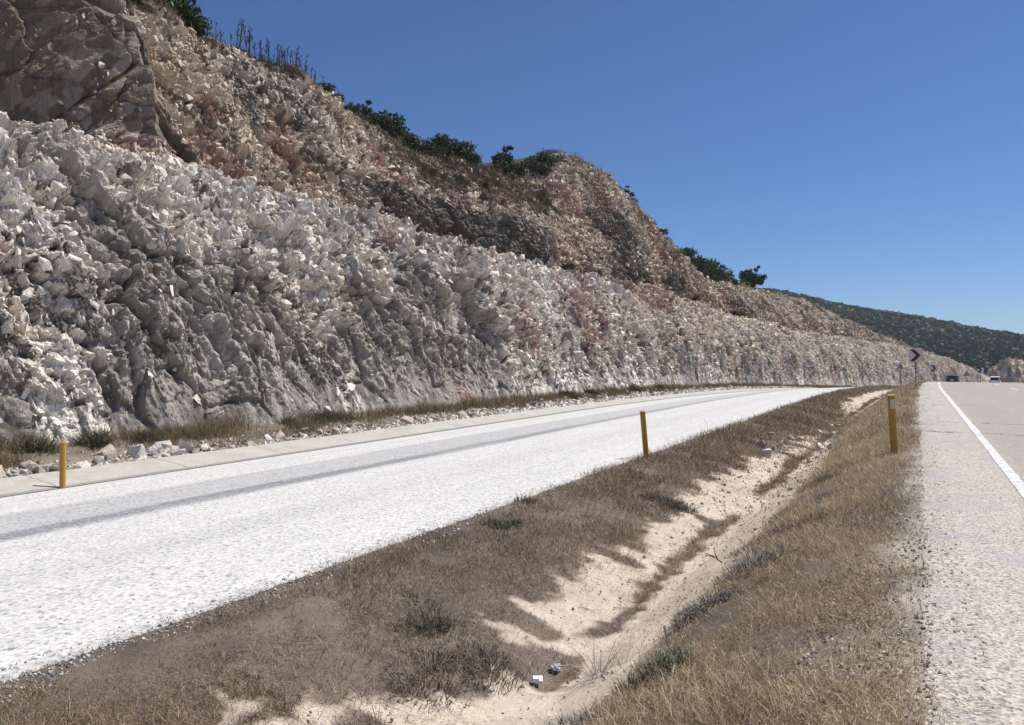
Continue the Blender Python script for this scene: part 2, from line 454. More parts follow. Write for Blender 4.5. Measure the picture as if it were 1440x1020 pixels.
def build_gutter():
    xs = np.array([-17.98, -17.94, -17.9, -17.4, -16.75, -16.60]); zs = np.array([-1.4, -1.06, -1.04, -1.10, -1.20, -1.235])
    ys = road_ys(-30, 420)
    X, Y = np.meshgrid(xs, ys)
    X[:, :3] += 0.05 * fbm(ys * 0.8, ys * 0, 91, 4)[:, None]
    Z = np.tile(zs, (len(ys), 1)) + drop(Y) + 0.02
    o = link("gutter", grid_mesh("gutter", X + cx(Y), Y, Z, M_CONC, rc=np.stack([X, Y, 0 * X], -1), smooth=False))
    tag(o, "pale concrete gutter apron between the white road and the rubble below the cliff", "gutter", kind="structure")
build_gutter()

# ------------------------------------------------------------------ the rock cutting: two benches swept along the road
#   station Y: z of lower top, z upper base, upper mid (x, z), upper break (x, z), skyline (x, z)
ST = [  # Y   lowtop  ubase   knee(x,z)      mid(x,z)       top(x,z)
    (-40,    8.4,    9.6,   -46.0, 15.0,   -47.0, 20.0,   -60, 26),
    (8,      8.4,    10.2,  -40.0, 16.0,   -40.5, 20.5,   -50, 25),
    (16,     8.4,    9.9,   -32.3, 14.6,   -32.8, 18.2,   -40, 21.8),
    (20.6,   8.5,    9.9,   -27.6, 13.4,   -28.0, 15.6,   -35, 19.0),
    (22.0,   8.55,   9.6,   -29.0, 13.0,   -30.2, 15.9,   -35, 19.2),
    (23.4,   8.6,    9.5,   -30.6, 12.8,   -32.0, 16.2,   -35, 19.3),
    (27,     8.65,   9.5,   -30.4, 13.4,   -32.4, 17.4,   -35, 19.7),
    (33,     8.5,    9.2,   -30.6, 12.6,   -32.4, 17.2,   -35, 20.0),
    (36,     8.35,   9.0,   -30.6, 12.0,   -32.4, 16.8,   -35, 20.0),
    (38.5,   8.4,    8.9,   -29.6, 12.4,   -32.2, 16.2,   -35, 19.8),
    (49,     8.3,    8.8,   -27.3, 12.4,   -31.4, 15.2,   -35, 18.2),
    (57,     8.0,    8.9,   -27.5, 12.6,   -31.0, 15.8,   -35, 18.6),
    (66,     8.3,    9.0,   -28.2, 13.0,   -31.4, 17.2,   -35, 20.2),
    (71,     8.4,    9.0,   -29.4, 15.2,   -31.6, 18.8,   -35, 21.2),
    (76,     8.5,    9.1,   -28.6, 15.4,   -31.2, 20.6,   -34, 24.0),
    (86,     8.5,    9.2,   -28.6, 15.6,   -31.4, 20.8,   -34, 24.3),
    (93,     7.9,    9.0,   -28.6, 14.8,   -31.6, 19.2,   -34.5, 22.5),
    (101,    7.3,    8.7,   -28.6, 13.6,   -31.8, 17.6,   -35, 20.3),
    (115,    7.1,    8.2,   -29.2, 11.4,   -32.0, 14.0,   -35, 16.0),
    (132,    6.85,   7.8,   -29.0, 10.8,   -31.6, 13.2,   -35, 15.3),
    (154,    6.4,    7.4,   -29.0, 10.6,   -31.6, 13.4,   -35, 15.8),
    (197,    5.9,    7.0,   -29.0, 10.4,   -31.6, 13.2,   -35, 15.8),
    (245,    5.7,    6.4,   -29.0, 8.6,    -31.6, 10.4,   -35, 12.0),
    (278,    4.2,    5.0,   -29.0, 6.4,    -31.6, 7.4,    -35, 8.1),
    (322,    1.5,    2.0,   -29.0, 3.0,    -31.6, 3.7,    -35, 4.2),
    (352,    -1.6,   -1.2,  -29.0, -0.4,   -31.6, 0.3,    -35, 0.8),
    (378,    -6.0,   -5.6,  -29.0, -4.8,   -31.6, -4.4,   -35, -4.2),
    (400,    -9.0,   -9.0,  -29.0, -9.0,   -31.6, -9.0,   -35, -9.0),
]
ST = np.array(ST)
def st(Y, k): return np.interp(Y, ST[:, 0], ST[:, k])

def cliff_profile(Y):
    """control points (len(Y), 10, 2) of the undisplaced section"""
    b = -0.62 + 0.25 * sstep(14, 30, Y) + drop(Y)
    lt, ub = st(Y, 1), st(Y, 2)
    h = lt - b
    o = np.ones_like(Y)
    pts = [(-19.7 * o, b - 0.5), (-20.0 * o, b), (-20.75 * o, b + 0.36 * h), (-21.6 * o, b + 0.64 * h), (-22.8 * o, b + 0.86 * h),
           (-24.6 * o, lt), (np.interp(Y, [-40, 8, 16, 20.6, 22.5, 36, 49, 60], [-46, -39.4, -31.6, -26.9, -27, -28.6, -26.9, -27]), ub), (st(Y, 3), st(Y, 4)), (st(Y, 5), st(Y, 6)), (st(Y, 7), st(Y, 8)),
           (-40 * o, st(Y, 8) + 0.1), (-70 * o, st(Y, 8) - 1.0), (-160 * o, st(Y, 8) - 3)]
    return np.stack([np.stack(p, -1) for p in pts], 1)

# row positions along the section, in control-point parameter units
ROWP = np.concatenate([np.linspace(0, 1, 4)[:-1], np.linspace(1, 5, 250)[:-1], np.linspace(5, 6, 45)[:-1], np.linspace(6, 8, 170)[:-1],
                       np.linspace(8, 9, 60)[:-1], np.linspace(9, 10, 14)[:-1], np.linspace(10, 12, 12)])

def cliff_raw(Y, rowp):
    P = cliff_profile(Y)                                   # n,13,2
    # catmull-ish smoothing: linear interpolation blended over neighbours
    def lin(r):
        r = np.clip(r, 0, 12); i = np.clip(np.floor(r).astype(int), 0, 11); f = (r - i)[None, :, None]
        return P[:, i] * (1 - f) + P[:, i + 1] * f
    A = (lin(rowp - 0.22) + 2 * lin(rowp) + lin(rowp + 0.22)) / 4
    return A

def cliff_surface(Yc, rowp):
    A = cliff_raw(Yc, rowp)
    X0, Z0 = A[..., 0], A[..., 1]
    Yg = np.repeat(Yc[:, None], len(rowp), 1)
    dX = np.gradient(X0, axis=1); dZ = np.gradient(Z0, axis=1)
    L = np.sqrt(dX ** 2 + dZ ** 2) + 1e-6
    nx, nz = dZ / L, -dX / L
    T = np.cumsum(L, axis=1); T -= T[:, 4:5]
    R = np.repeat(rowp[None, :], len(Yc), 0)
    s, t = Yg, T
    lower = 1 - sstep(5.0, 5.6, R)                          # lower face
    upper = sstep(6.0, 6.3, R) * (1 - sstep(8.6, 9.2, R))
    bench = sstep(4.6, 5.2, R) * (1 - sstep(5.9, 6.15, R))
    amp_end = 1 - 0.75 * sstep(300, 390, Yg)
    # warped coordinates; beds lean from upper left to lower right
    ws = s + 0.42 * t + 0.5 * fbm(s * 0.5, t * 0.5, 1, 3)
    wt = t + 0.5 * fbm(s * 0.5 + 9, t * 0.5, 2, 3)
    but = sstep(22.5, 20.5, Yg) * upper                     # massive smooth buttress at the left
    rug = np.clip(0.55 + 0.9 * fbm(s * 0.17, t * 0.22, 41, 3), 0.15, 1.0)
    grey = sstep(0.15, 0.32, fbm((s + 0.3 * t) * 0.30 + 5, t * 0.09 + 2, 43, 4) + 0.16 * sstep(4.5, 2.0, t) - 0.25 * sstep(5.0, 7.5, t) + 0.25 * np.exp(-((s - 17.5) / 3.2) ** 2 - ((t - 3) / 2.6) ** 2) * 2
                 + 0.5 * np.exp(-((s - 31) / 3.0) ** 2 - ((t - 3) / 3.5) ** 2)) * lower
    dj = 0.35 * fbm(s * 0.35, t * 0.35, 49, 4)
    shade_face = np.exp(-((s - 47.5) / 10.0) ** 6) * sstep(5.95, 6.08, R + 0.1 * dj) * sstep(7.25, 6.85, R + dj)  # upper faces and cleft whose shade is painted into the rock colour
    shade_face = np.maximum(shade_face, 0.85 * np.exp(-((s - 78) / 5.5) ** 4) * sstep(5.95, 6.1, R) * sstep(7.7, 7.2, R + dj * 1.5))
    shade_face = np.maximum(shade_face, 0.8 * sstep(84, 90, s) * sstep(150, 120, s) * sstep(5.95, 6.1, R) * sstep(7.0, 6.5, R + dj * 2) * sstep(-.12, .12, fbm(s * .12, t * .1, 52, 3)))
    shade_face = np.maximum(shade_face, 0.75 * sstep(28, 30, s) * sstep(36, 34, s) * sstep(7.1, 7.3, R) * sstep(8.3, 8.0, R) * sstep(-.1, .2, fbm(s * .9, t * .5, 53, 3)))
    shade_face = np.maximum(shade_face, 0.8 * sstep(20.3, 20.9, s + dj) * sstep(23.6, 22.6, s + dj) * sstep(6.0, 6.2, R) * sstep(8.2, 7.7, R))
    soil = np.clip(1.2 * sstep(7.3, 7.8, R) * np.exp(-((s - 55) / 12.0) ** 4) + sstep(8.5, 8.9, R) * sstep(20, 24, Yg) * sstep(66, 50, Yg)
                   + sstep(9.0, 9.3, R), 0, 1)
    soil = sstep(0.35, 0.75, soil + 0.45 * fbm(s * 0.5, t * 0.5, 61, 4)) * sstep(7.1, 7.4, R)
    smooth = np.clip(1 - 0.62 * grey - 0.6 * shade_face - 0.72 * but - 0.75 * soil - 0.25 * bench, 0.15, 1)
    mo0 = sstep(-0.02, 0.16, fbm(s * 2.6, t * 1.9, 29, 4) + 0.13 + 0.5 * fbm(ws * 0.7, wt * 0.25, 30, 3))
    # displacement
    def soft(f, e, w): return f * sstep(0.0, w, e)
    big = fbm(s * 0.16, t * 0.14, 11, 3)
    rib = 1 - np.abs(fbm(ws * 0.55, wt * 0.12, 13, 3)) * 2
    f1, e1, r1 = facet(ws / 1.9, wt / 3.0, 101, 0.85)
    f2, e2, r2 = facet(ws / 0.75, wt / 0.95, 111, 1.25)
    f3, e3, r3 = facet(ws / 0.32, wt / 0.38, 121, 1.4)
    f4, e4, r4 = facet(ws / 0.14, wt / 0.16, 131, 1.4)
    f1 = soft(f1, e1, .07); f2 = soft(f2, e2, .09); f3 = soft(f3, e3, .12); f4 = soft(f4, e4, .14)
    d = 0.75 * big + 0.42 * rib * lower + 0.85 * f1 * (0.55 + 0.45 * rug)
    d = d + 0.50 * f2 * rug * (0.35 + 0.65 * smooth) + 0.27 * f3 * smooth + 0.11 * f4 * smooth
    d = d - 0.28 * (1 - sstep(0.0, 0.10, e1)) - 0.16 * (1 - sstep(0.0, 0.14, e2)) * smooth - 0.05 * (1 - sstep(0.0, 0.16, e3)) * smooth - 0.12 * (1 - mo0)
    d = d + 0.10 * fbm(s * 2.1, t * 2.1, 17, 4)
    stri = fbm(ws / 0.22, wt / 2.6, 63, 3) * lower
    d = d + (0.10 + 0.12 * grey) * stri
    # blocks of the buttress: large vertical slabs
    g1, eg, rg = facet(s / 3.2 + 0.15 * t, t / 6.0, 151, 0.6)
    d = d * (1 - 0.55 * but) + but * (1.1 * g1 - 0.3 * (1 - sstep(0, 0.06, eg)))
    fade = sstep(0.6, 1.6, R) * (0.35 + 0.65 * sstep(1.0, 2.2, R)) * (1 - 0.8 * sstep(8.9, 9.8, R)) * amp_end
    fade = fade * (1 - 0.45 * bench)
    d = d * fade
    X = X0 + nx * d + cx(Yg); Z = Z0 + nz * d + 0.25 * bench * f2 * 0.6
    Yo = Yg + 0.16 * fbm(s * 1.3, t * 1.3, 19, 3) * fade + 0.12 * f2 * fade * smooth
    # colours: rock tints by block and bed, plus shade painted on the dark faces
    def C(*c): return np.array(c)
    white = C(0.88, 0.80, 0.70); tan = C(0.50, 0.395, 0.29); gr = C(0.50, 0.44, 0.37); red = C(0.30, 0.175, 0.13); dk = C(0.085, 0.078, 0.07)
    w = np.clip(0.80 + 0.9 * fbm(ws * 0.35, wt * 0.3, 23, 4) + 0.5 * (r2 - 0.5), 0, 1)[..., None]
    w = np.clip(w + (0.85 * stri * sstep(7.0, 4.0, t) + 0.3 * stri)[..., None], 0, 1)
    col = gr * (1 - w) + white * w
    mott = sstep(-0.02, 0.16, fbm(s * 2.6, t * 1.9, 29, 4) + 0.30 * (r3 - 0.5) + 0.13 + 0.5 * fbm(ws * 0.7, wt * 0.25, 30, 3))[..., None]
    col = col * mott + (0.36 * gr + 0.05 * col) * (1 - mott) * 1.0 + 0 * col  # dark mottle: weathering, with crevice shadow put into the colour
    tn = np.clip(0.25 + 0.7 * upper * (1 - but) + 0.45 * bench + 0.6 * sstep(50, 75, Yg) + 0.7 * fbm(s * 0.2, t * 0.25, 33, 3), 0, 1)[..., None] * 0.75
    col = col * (1 - tn) + (tan * (0.75 + 0.5 * (r2[..., None])) * (0.45 + 0.55 * mott)) * tn
    rd = (sstep(0.2, 0.42, fbm(s * 0.30 + 3, t * 0.22, 37, 4) + 0.28 * np.exp(-((s - 20.5) / 2.2) ** 2 - ((t - 5) / 2.4) ** 2) * 1.6
          + 0.5 * np.exp(-((s - 41) / 2.2) ** 2 - ((t - 3) / 3) ** 2) + 0.35 * np.exp(-((s - 70) / 6) ** 2 - ((t - 8) / 3) ** 2)) * 0.7)[..., None]
    col = col * (1 - rd) + red * (0.7 + 0.9 * r3[..., None]) * rd
    col = col * (1 - 0.85 * grey[..., None]) + 0.85 * grey[..., None] * (C(0.215, 0.19, 0.165) * (0.75 + 0.45 * r2[..., None] + 0.55 * stri[..., None]))
    df = np.clip(shade_face * 1.3, 0, 1)[..., None] * 0.85
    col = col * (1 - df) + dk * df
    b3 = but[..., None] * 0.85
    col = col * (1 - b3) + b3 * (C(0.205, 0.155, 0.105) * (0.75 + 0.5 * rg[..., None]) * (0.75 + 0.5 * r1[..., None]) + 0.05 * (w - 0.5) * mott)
    s3 = soil[..., None] * 0.85
    col = np.where((R > 9.25)[..., None], C(0.085, 0.075, 0.045), col) * (1 - s3 * (R < 9.25)[..., None]) + (R < 9.25)[..., None] * C(0.17, 0.125, 0.085) * (0.7 + 0.6 * r3[..., None]) * s3
    bs = (bench * sstep(0.0, 0.3, fbm(s * 0.6, t * 0.6, 71, 3)))[..., None] * 0.6
    col = col * (1 - bs) + C(0.27, 0.22, 0.165) * bs
    crust = sstep(0.02, 0.20, fbm(s * 4.2 + 0.5 * ws, t * 2.6, 67, 4) + 0.45 * fbm(s * 0.5, t * 0.4, 68, 3) - 0.02 + 0.3 * sstep(3.0, 7.0, t)) * lower * (1 - 0.55 * grey) * (1 - 0.8 * rd[..., 0])
    crust = (crust * 0.62)[..., None]
    col = col * (1 - crust) + white * (0.82 + 0.3 * (r3[..., None] - 0.5)) * crust
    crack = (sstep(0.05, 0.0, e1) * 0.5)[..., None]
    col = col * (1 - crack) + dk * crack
    dens = np.clip(0.15 + 1.25 * rug, 0, 1) * (1 - 0.88 * grey) * (1 - 0.97 * shade_face) * (1 - 0.97 * but) * (1 - 0.85 * soil) * sstep(0.9, 1.15, R) * (1 - sstep(8.8, 9.1, R))
    dens = dens * (1 - lower * (1 - (0.75 + 0.30 * sstep(3.0, 6.5, t)))) * (1 + 0.6 * bench)
    dens = dens * (0.12 + sstep(-0.25, 0.15, fbm(ws * 0.8, wt * 0.35, 47, 4)))
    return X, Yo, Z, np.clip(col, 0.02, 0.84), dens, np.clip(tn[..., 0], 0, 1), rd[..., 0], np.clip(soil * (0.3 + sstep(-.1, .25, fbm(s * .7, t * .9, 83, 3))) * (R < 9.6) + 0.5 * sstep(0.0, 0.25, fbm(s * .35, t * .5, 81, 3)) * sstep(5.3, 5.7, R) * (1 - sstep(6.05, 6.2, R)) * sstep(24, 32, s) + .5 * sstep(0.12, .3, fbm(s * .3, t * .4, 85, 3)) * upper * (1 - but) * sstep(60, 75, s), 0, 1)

def lump_template(seed):
    r = random.Random(seed + 900); bm = bmesh.new()
    for _ in range(9):
        v = Vector((r.gauss(0, 1), r.gauss(0, 1), r.gauss(0, 1))).normalized()
        m = max(abs(v.x), abs(v.y), abs(v.z)); v = v * (0.45 + 0.65 / m)
        bm.verts.new(v)
    g = bmesh.ops.convex_hull(bm, input=bm.verts)
    bmesh.ops.delete(bm, geom=[v for v in bm.verts if not v.link_faces], context='VERTS')
    bmesh.ops.triangulate(bm, faces=bm.faces); bm.verts.index_update()
    V = np.array([tuple(v.co) for v in bm.verts]); F = np.array([[v.index for v in f.verts] for f in bm.faces]); bm.free()
    return V, F

def build_cliff():
    ys = [-40.]; 
    while ys[-1] < 400:
        y = ys[-1]
        if y < 6: stp = 1.0 if y < -2 else 0.25
        else: stp = max(0.026, min(0.30, 0.026 + 0.00115 * (y - 9)))
        ys.append(y + stp)
    Yc = np.array(ys)
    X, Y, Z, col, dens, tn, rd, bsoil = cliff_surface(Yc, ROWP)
    V = np.stack([X, Y, Z], -1).reshape(-1, 3); F = grid_faces(*X.shape)
    # broken angular lumps standing out of the face, joined to the same rock mesh
    P = np.stack([X, Y, Z], -1)
    ty = np.gradient(P, axis=0); tt = np.gradient(P, axis=1)
    # smooth the tangents so that lumps follow the face, not each facet
    for _ in range(3):
        ty[1:-1] = (ty[:-2] + ty[1:-1] + ty[2:]) / 3; tt[:, 1:-1] = (tt[:, :-2] + tt[:, 1:-1] + tt[:, 2:]) / 3
    nrm = np.cross(ty, tt); area = np.linalg.norm(nrm, axis=2)
    dist = np.sqrt(X ** 2 + Y ** 2)
    unit = np.clip((dist / 34) ** 0.75, 0.75, 2.6)
    vis = (Y > 4) & (Y < 360)
    pr = (area * dens / unit ** 2 * vis).ravel(); pr /= pr.sum()
    rc_ = np.random.default_rng(77)
    N = 230000
    idx = rc_.choice(len(pr), N, p=pr)
    def unitv(a): return a / (np.linalg.norm(a, axis=-1, keepdims=True) + 1e-9)
    n = -unitv(nrm.reshape(-1, 3)[idx]); n = np.where(n[:, :1] < -0.2, -n, n)
    up = unitv(tt.reshape(-1, 3)[idx]); al = unitv(np.cross(n, up))
    al = np.where(al[:, 1:2] < 0, -al, al)
    th = 0.36 + rc_.normal(0, 0.38, N)
    a = unitv(up * np.cos(th)[:, None] - al * np.sin(th)[:, None]); b = np.cross(n, a)
    size = unit.ravel()[idx] * (0.026 + 0.023 * rc_.pareto(2.1, N)); size = np.minimum(size, 0.21 * np.sqrt(unit.ravel()[idx]))
    wild = rc_.normal(0, 0.28, (N, 3)); a = unitv(a + wild); b = unitv(b - a * (a * b).sum(1, keepdims=True)); n2 = np.cross(a, b)
    sa = size * (0.9 + rc_.uniform(0, 2.6, N) * np.clip(1 - size / 0.22, 0.1, 1)); sb = size * rc_.uniform(0.6, 1.1, N); sn = size * rc_.uniform(0.35, 0.8, N)
    o0 = P.reshape(-1, 3)[idx] + n * (size * rc_.uniform(-0.25, 0.3, N))[:, None]
    cb = col.reshape(-1, 3)[idx]; t_ = tn.ravel()[idx][:, None]; r_ = rd.ravel()[idx][:, None]
    k = rc_.uniform(0, 1, (N, 1))
    pale = np.array([0.90, 0.825, 0.73]) * (1 - t_) + np.array([0.66, 0.53, 0.39]) * t_
    pale = pale * (1 - 0.7 * r_) + np.array([0.40, 0.255, 0.20]) * 0.7 * r_
    cc = (cb * (1 - 0.88 * k ** 0.4) + pale * 0.88 * k ** 0.4) * rc_.uniform(0.8, 1.12, (N, 1))
    Vs = [V]; Ls = [F.ravel()]; Ts = [np.full(len(F), 4)]; Cs = [col.reshape(-1, 3)]; base = len(V)
    tm = [lump_template(i) for i in range(24)]
    pick = rc_.integers(0, 24, N)
    for ti, (tv, tf) in enumerate(tm):
        m = pick == ti; q = int(m.sum())
        W = o0[m][:, None] + tv[None, :, :1] * (a[m] * sa[m][:, None])[:, None] + tv[None, :, 1:2] * (b[m] * sb[m][:, None])[:, None] + tv[None, :, 2:] * (n2[m] * sn[m][:, None])[:, None]
        Vs.append(W.reshape(-1, 3)); Cs.append(np.repeat(cc[m], len(tv), 0))
        Ls.append((base + np.arange(q)[:, None, None] * len(tv) + tf[None]).ravel()); Ts.append(np.full(q * len(tf), 3)); base += q * len(tv)
    global SCRUB
    pz = (area * (bsoil + 0.0) * vis / unit).ravel(); pz /= pz.sum()
    ix = rc_.choice(len(pz), 60000, p=pz)
    SCRUB = (P.reshape(-1, 3)[ix], unit.ravel()[ix], P.reshape(-1, 3)[ix][:, 1])
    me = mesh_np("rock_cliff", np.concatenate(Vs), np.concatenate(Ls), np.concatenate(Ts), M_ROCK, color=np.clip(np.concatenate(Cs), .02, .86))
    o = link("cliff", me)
    tag(o, "two stepped benches of pale broken limestone cut beside the white road", "cliff", kind="structure")
build_cliff()

def cliff_point(Y, r):
    """a point on the finished rock surface at station Y and section parameter r"""
    rp = np.linspace(max(0, r - 0.3), r + 0.3, 7)
    rows = np.sort(np.concatenate([ROWP, [r]]))
    k = int(np.searchsorted(rows, r))
    X, Yo, Z = cliff_surface(np.array([Y]), rows)[:3]
    return Vector((X[0, k], Yo[0, k], Z[0, k]))

# ------------------------------------------------------------------ blades: dry grass as real geometry
rng = np.random.default_rng(7)
def blades(P, h, w, lean, ang, col, curl=0.5):
    """P n,3 roots; each blade a bent tapering strip of two segments"""
    n = len(P)
    d = np.stack([np.cos(ang), np.sin(ang), np.zeros(n)], -1)
    sd = np.stack([-np.sin(ang), np.cos(ang), np.zeros(n)], -1)
    tw = rng.uniform(0, 2 * np.pi, n)
    side = sd * np.cos(tw)[:, None] * 1.0 + d * np.sin(tw)[:, None]
    up = np.array([0, 0, 1.0])
    m = P + (up * np.cos(lean)[:, None] + d * np.sin(lean)[:, None]) * (h * 0.55)[:, None]
    l2 = lean + curl * rng.uniform(0.2, 1.4, n)
    e = m + (up * np.cos(l2)[:, None] + (d + 0.6 * sd * rng.normal(0, 0.6, n)[:, None]) * np.sin(l2)[:, None]) * (h * 0.5)[:, None]
    ww = (w / 2)[:, None]
    V = np.stack([P - side * ww, P + side * ww, m + side * ww * 0.8, m - side * ww * 0.8, e], 1).reshape(-1, 3)
    b = np.arange(n)[:, None] * 5
    F = np.concatenate([b + np.array([0, 1, 2, 3]), b + np.array([3, 2, 4])], 1)      # 4 + 3 loops
    tot = np.tile([4, 3], n)
    c = np.repeat(col, 5, 0)
    return V, F.ravel(), tot, c

def grass_patch(name, N, xlo, xhi, sampler, label=None, kind="stuff", hh=(0.05, 0.12), pal=None, keep=None, zoff=0.0, lean=(0.3, 1.35), wk=1.0):
    xr = rng.uniform(xlo, xhi, N); Y = sampler(N)
    k = keep(xr, Y); xr, Y = xr[k], Y[k]
    n = len(xr)
    d = np.sqrt(xr ** 2 + Y ** 2)
    sc = np.clip(d / 9.0, 0.8, 6)                            # farther tufts are drawn coarser
    Z = gz(xr, Y) + zoff
    tall = 0.65 + 0.9 * (fbm(xr * 0.8, Y * 0.8, 201, 3) + 0.5)
    h = rng.uniform(*hh, n) * tall * np.clip(sc, 1, 2.0)
    w = 0.0045 * wk * sc * rng.uniform(0.6, 1.4, n)
    ln = rng.uniform(*lean, n); ang = rng.uniform(0, 2 * np.pi, n)
    mixn = np.clip(0.5 + 1.1 * fbm(xr * 0.9, Y * 0.7, 211, 4) + rng.normal(0, 0.28, n), 0, 1)[:, None]
    col = pal[0] * (1 - mixn) + pal[1] * mixn
    gk = (rng.uniform(0, 1, n) < 0.24)[:, None]
    col = np.where(gk, pal[2], col) * rng.uniform(0.65, 1.35, n)[:, None]
    P = np.stack([xr + cx(Y), Y, Z], -1)
    V, F, T, c = blades(P, h, w, ln, ang, col)
    o = link(name, mesh_np(name, V, F, T, M_GRASS, color=np.clip(c, 0, 0.9)))
    tag(o, label, kind=kind)
    return o

def cliff_scrub():
    P, u, Yp = SCRUB; n = len(P)
    cl = fbm(P[:, 0] * .35 + P[:, 2] * .3, P[:, 1] * .3, 87, 3)
    mixn = np.clip(0.5 + 1.2 * cl + rng.normal(0, .2, n), 0, 1)[:, None]
    green = (rng.uniform(0, 1, n) < .18 + .5 * (cl > .22))[:, None]
    col = np.array([.11, .075, .048]) * (1 - mixn) + np.array([.27, .19, .115]) * mixn
    col = np.where(green, np.array([.085, .09, .04]), col) * rng.uniform(.6, 1.3, n)[:, None]
    V, F, T, c = blades(P - np.array([0, 0, .03]), rng.uniform(.2, .65, n) * u ** .5, .03 * u * rng.uniform(.5, 1.3, n), rng.uniform(.05, .9, n), rng.uniform(0, 6.28, n), col)
    tag(link("dry_scrub", mesh_np("dry_scrub", V, F, T, M_GRASS, color=c)), kind="stuff")
cliff_scrub()

def geo_sampler(y0, y1, p=1.25):
    def f(n):
        u = rng.uniform(0, 1, n)
        return (y0 ** (1 - p) + u * (y1 ** (1 - p) - y0 ** (1 - p))) ** (1 / (1 - p)) - 1.0
    return f

PAL_L = [np.array([0.12, 0.085, 0.060]), np.array([0.29, 0.212, 0.142]), np.array([0.46, 0.37, 0.26])]
PAL_R = [np.array([0.20, 0.155, 0.115]), np.array([0.47, 0.355, 0.22]), np.array([0.62, 0.50, 0.34])]
def bare_gap(x, y):
    g = fbm(x * 1.3 + 9, y * 1.1, 221, 4)
    return rng.uniform(0, 1, len(x)) > 0.72 * sstep(0.16, 0.34, g)
def keep_left(x, y):
    s = sand_bounds(x, y); e = -5.22 + 0.22 * fbm(y * 1.1, y * 0 + 7, 12, 4)
    return (rng.uniform(0, 1, len(x)) > s * 1.02) & (x > e - 0.5 * rng.uniform(0, 1, len(x)) ** 4) & bare_gap(x, y)
def keep_right(x, y):
    s = sand_bounds(x, y)
    e = -0.12 + 0.22 * fbm(y * 0.9, y * 0 + 2, 14, 4) + 0.15 * rng.normal(0, 0.6, len(x))
    return (rng.uniform(0, 1, len(x)) > s * 1.02) & (x < e) & bare_gap(x, y)
grass_patch("dry_grass", 260000, -5.6, -2.3, geo_sampler(2.5, 125), pal=PAL_L, keep=keep_left, hh=(0.035, 0.10))
grass_patch("dry_grass", 240000, -2.6, 0.25, geo_sampler(2.5, 125), pal=PAL_R, keep=keep_right, hh=(0.035, 0.11))
for nm, lo, hi, pal, kp, n in (("tall_straw", -5.3, -3.2, PAL_L, keep_left, 9000), ("tall_straw", -2.0, 0.0, PAL_R, keep_right, 11000)):
    grass_patch(nm, n, lo, hi, geo_sampler(2.5, 90), pal=[pal[1], pal[2], pal[0]], keep=lambda x, y, kp=kp: kp(x, y) & (fbm(x * .9, y * .7, 231, 3) > -.05), hh=(0.09, 0.22), lean=(0.1, 1.0), wk=0.8)
# straw litter lying flat on sand and shoulder
grass_patch("straw_litter", 26000, -4.6, -1.6, geo_sampler(2.5, 60), pal=PAL_L, keep=lambda x, y: vn(x * 1.3, y * 1.3, 7) > -0.1, hh=(0.03, 0.14), lean=(1.42, 1.55), zoff=0.015)
grass_patch("straw_litter", 5200, -0.3, 1.2, geo_sampler(2.5, 60), pal=PAL_L, keep=lambda x, y: (rng.uniform(0, 1, len(x)) < np.exp(-np.clip(x + 0.1, 0, 9) * 2.2)), hh=(0.04, 0.14), lean=(1.4, 1.55), zoff=0.02)
# dry weeds on the rubble strip under the cliff
PAL_B = [np.array([0.12, 0.085, 0.06]), np.array([0.26, 0.185, 0.12]), np.array([0.15, 0.15, 0.075])]
grass_patch("roadside_weeds", 90000, -20.6, -18.3, geo_sampler(9, 180, 1.1), pal=PAL_B,
            keep=lambda x, y: (fbm(x * 0.7, y * 0.25, 83, 3) + 0.25 + 0.25 * (-19.3 - x) + rng.normal(0, .15, len(x)) > 0.0), hh=(0.08, 0.25), lean=(0.05, 0.8), wk=0.8)

# ------------------------------------------------------------------ loose stones
def rock_mesh(seed, name="loose_stone"):
    V, F = lump_template(seed + 40)
    base = np.array([(0.66, 0.61, 0.55), (0.52, 0.43, 0.35), (0.72, 0.69, 0.64), (0.44, 0.39, 0.34), (0.64, 0.55, 0.48)][seed % 5])
    return mesh_np(name, V, F, np.full(len(F), 3), M_ROCK, color=np.tile(base, (len(V), 1)))
STONES = [rock_mesh(s) for s in range(10)]
R = random.Random(3)
def stone(xr, Y, size, label, group, k=None, z=None):
    o = link("loose_stone", STONES[R.randrange(10) if k is None else k])
    o.location = (xr + float(cx(Y)), Y, (float(gz(xr, Y)) if z is None else z) + size * 0.3)
    o.rotation_euler = (R.uniform(-.4, .4), R.uniform(-.4, .4), R.uniform(0, 6.28)); o.scale = (size * R.uniform(.7, 1.3), size * R.uniform(.7, 1.2), size * R.uniform(.7, 1.2))
    return tag(o, label, "stone", group)
for i in range(250):
    Y = 9 + 75 * (R.random() ** 1.7)
    xr = -17.95 - abs(R.gauss(0, 0.38))
    stone(xr, Y, R.choice([0.05, 0.07, 0.09, 0.11, 0.14, 0.2]) * R.uniform(0.8, 1.3), "pale fallen limestone lump in the rubble row behind the concrete gutter", "fallen stones along the gutter")
for i in range(26):
    Y = R.uniform(20, 34)
    stone(-3.0 + R.gauss(0, 0.7), Y, R.uniform(0.05, 0.14), "small pale stone lying among grass in the middle of the ditch", "stones in the ditch")
for xr, Y, s, lab in [(-1.05, 10.2, 0.06, "whitish flat stone sitting alone in the right verge grass in mid distance"),
                      (-1.5, 7.6, 0.035, "small cream stone in the right verge grass nearest the grey shrubs"),
                      (-0.78, 18.4, 0.075, "white rounded stone just left of the reflector post"),
                      (-1.25, 17.6, 0.07, "long low white stone left of the reflector post, further left than the round one"),
                      (0.32, 3.35, 0.025, "small black pebble lying on the gravel shoulder")]:
    o = stone(xr, Y, s, lab, None, k=2)

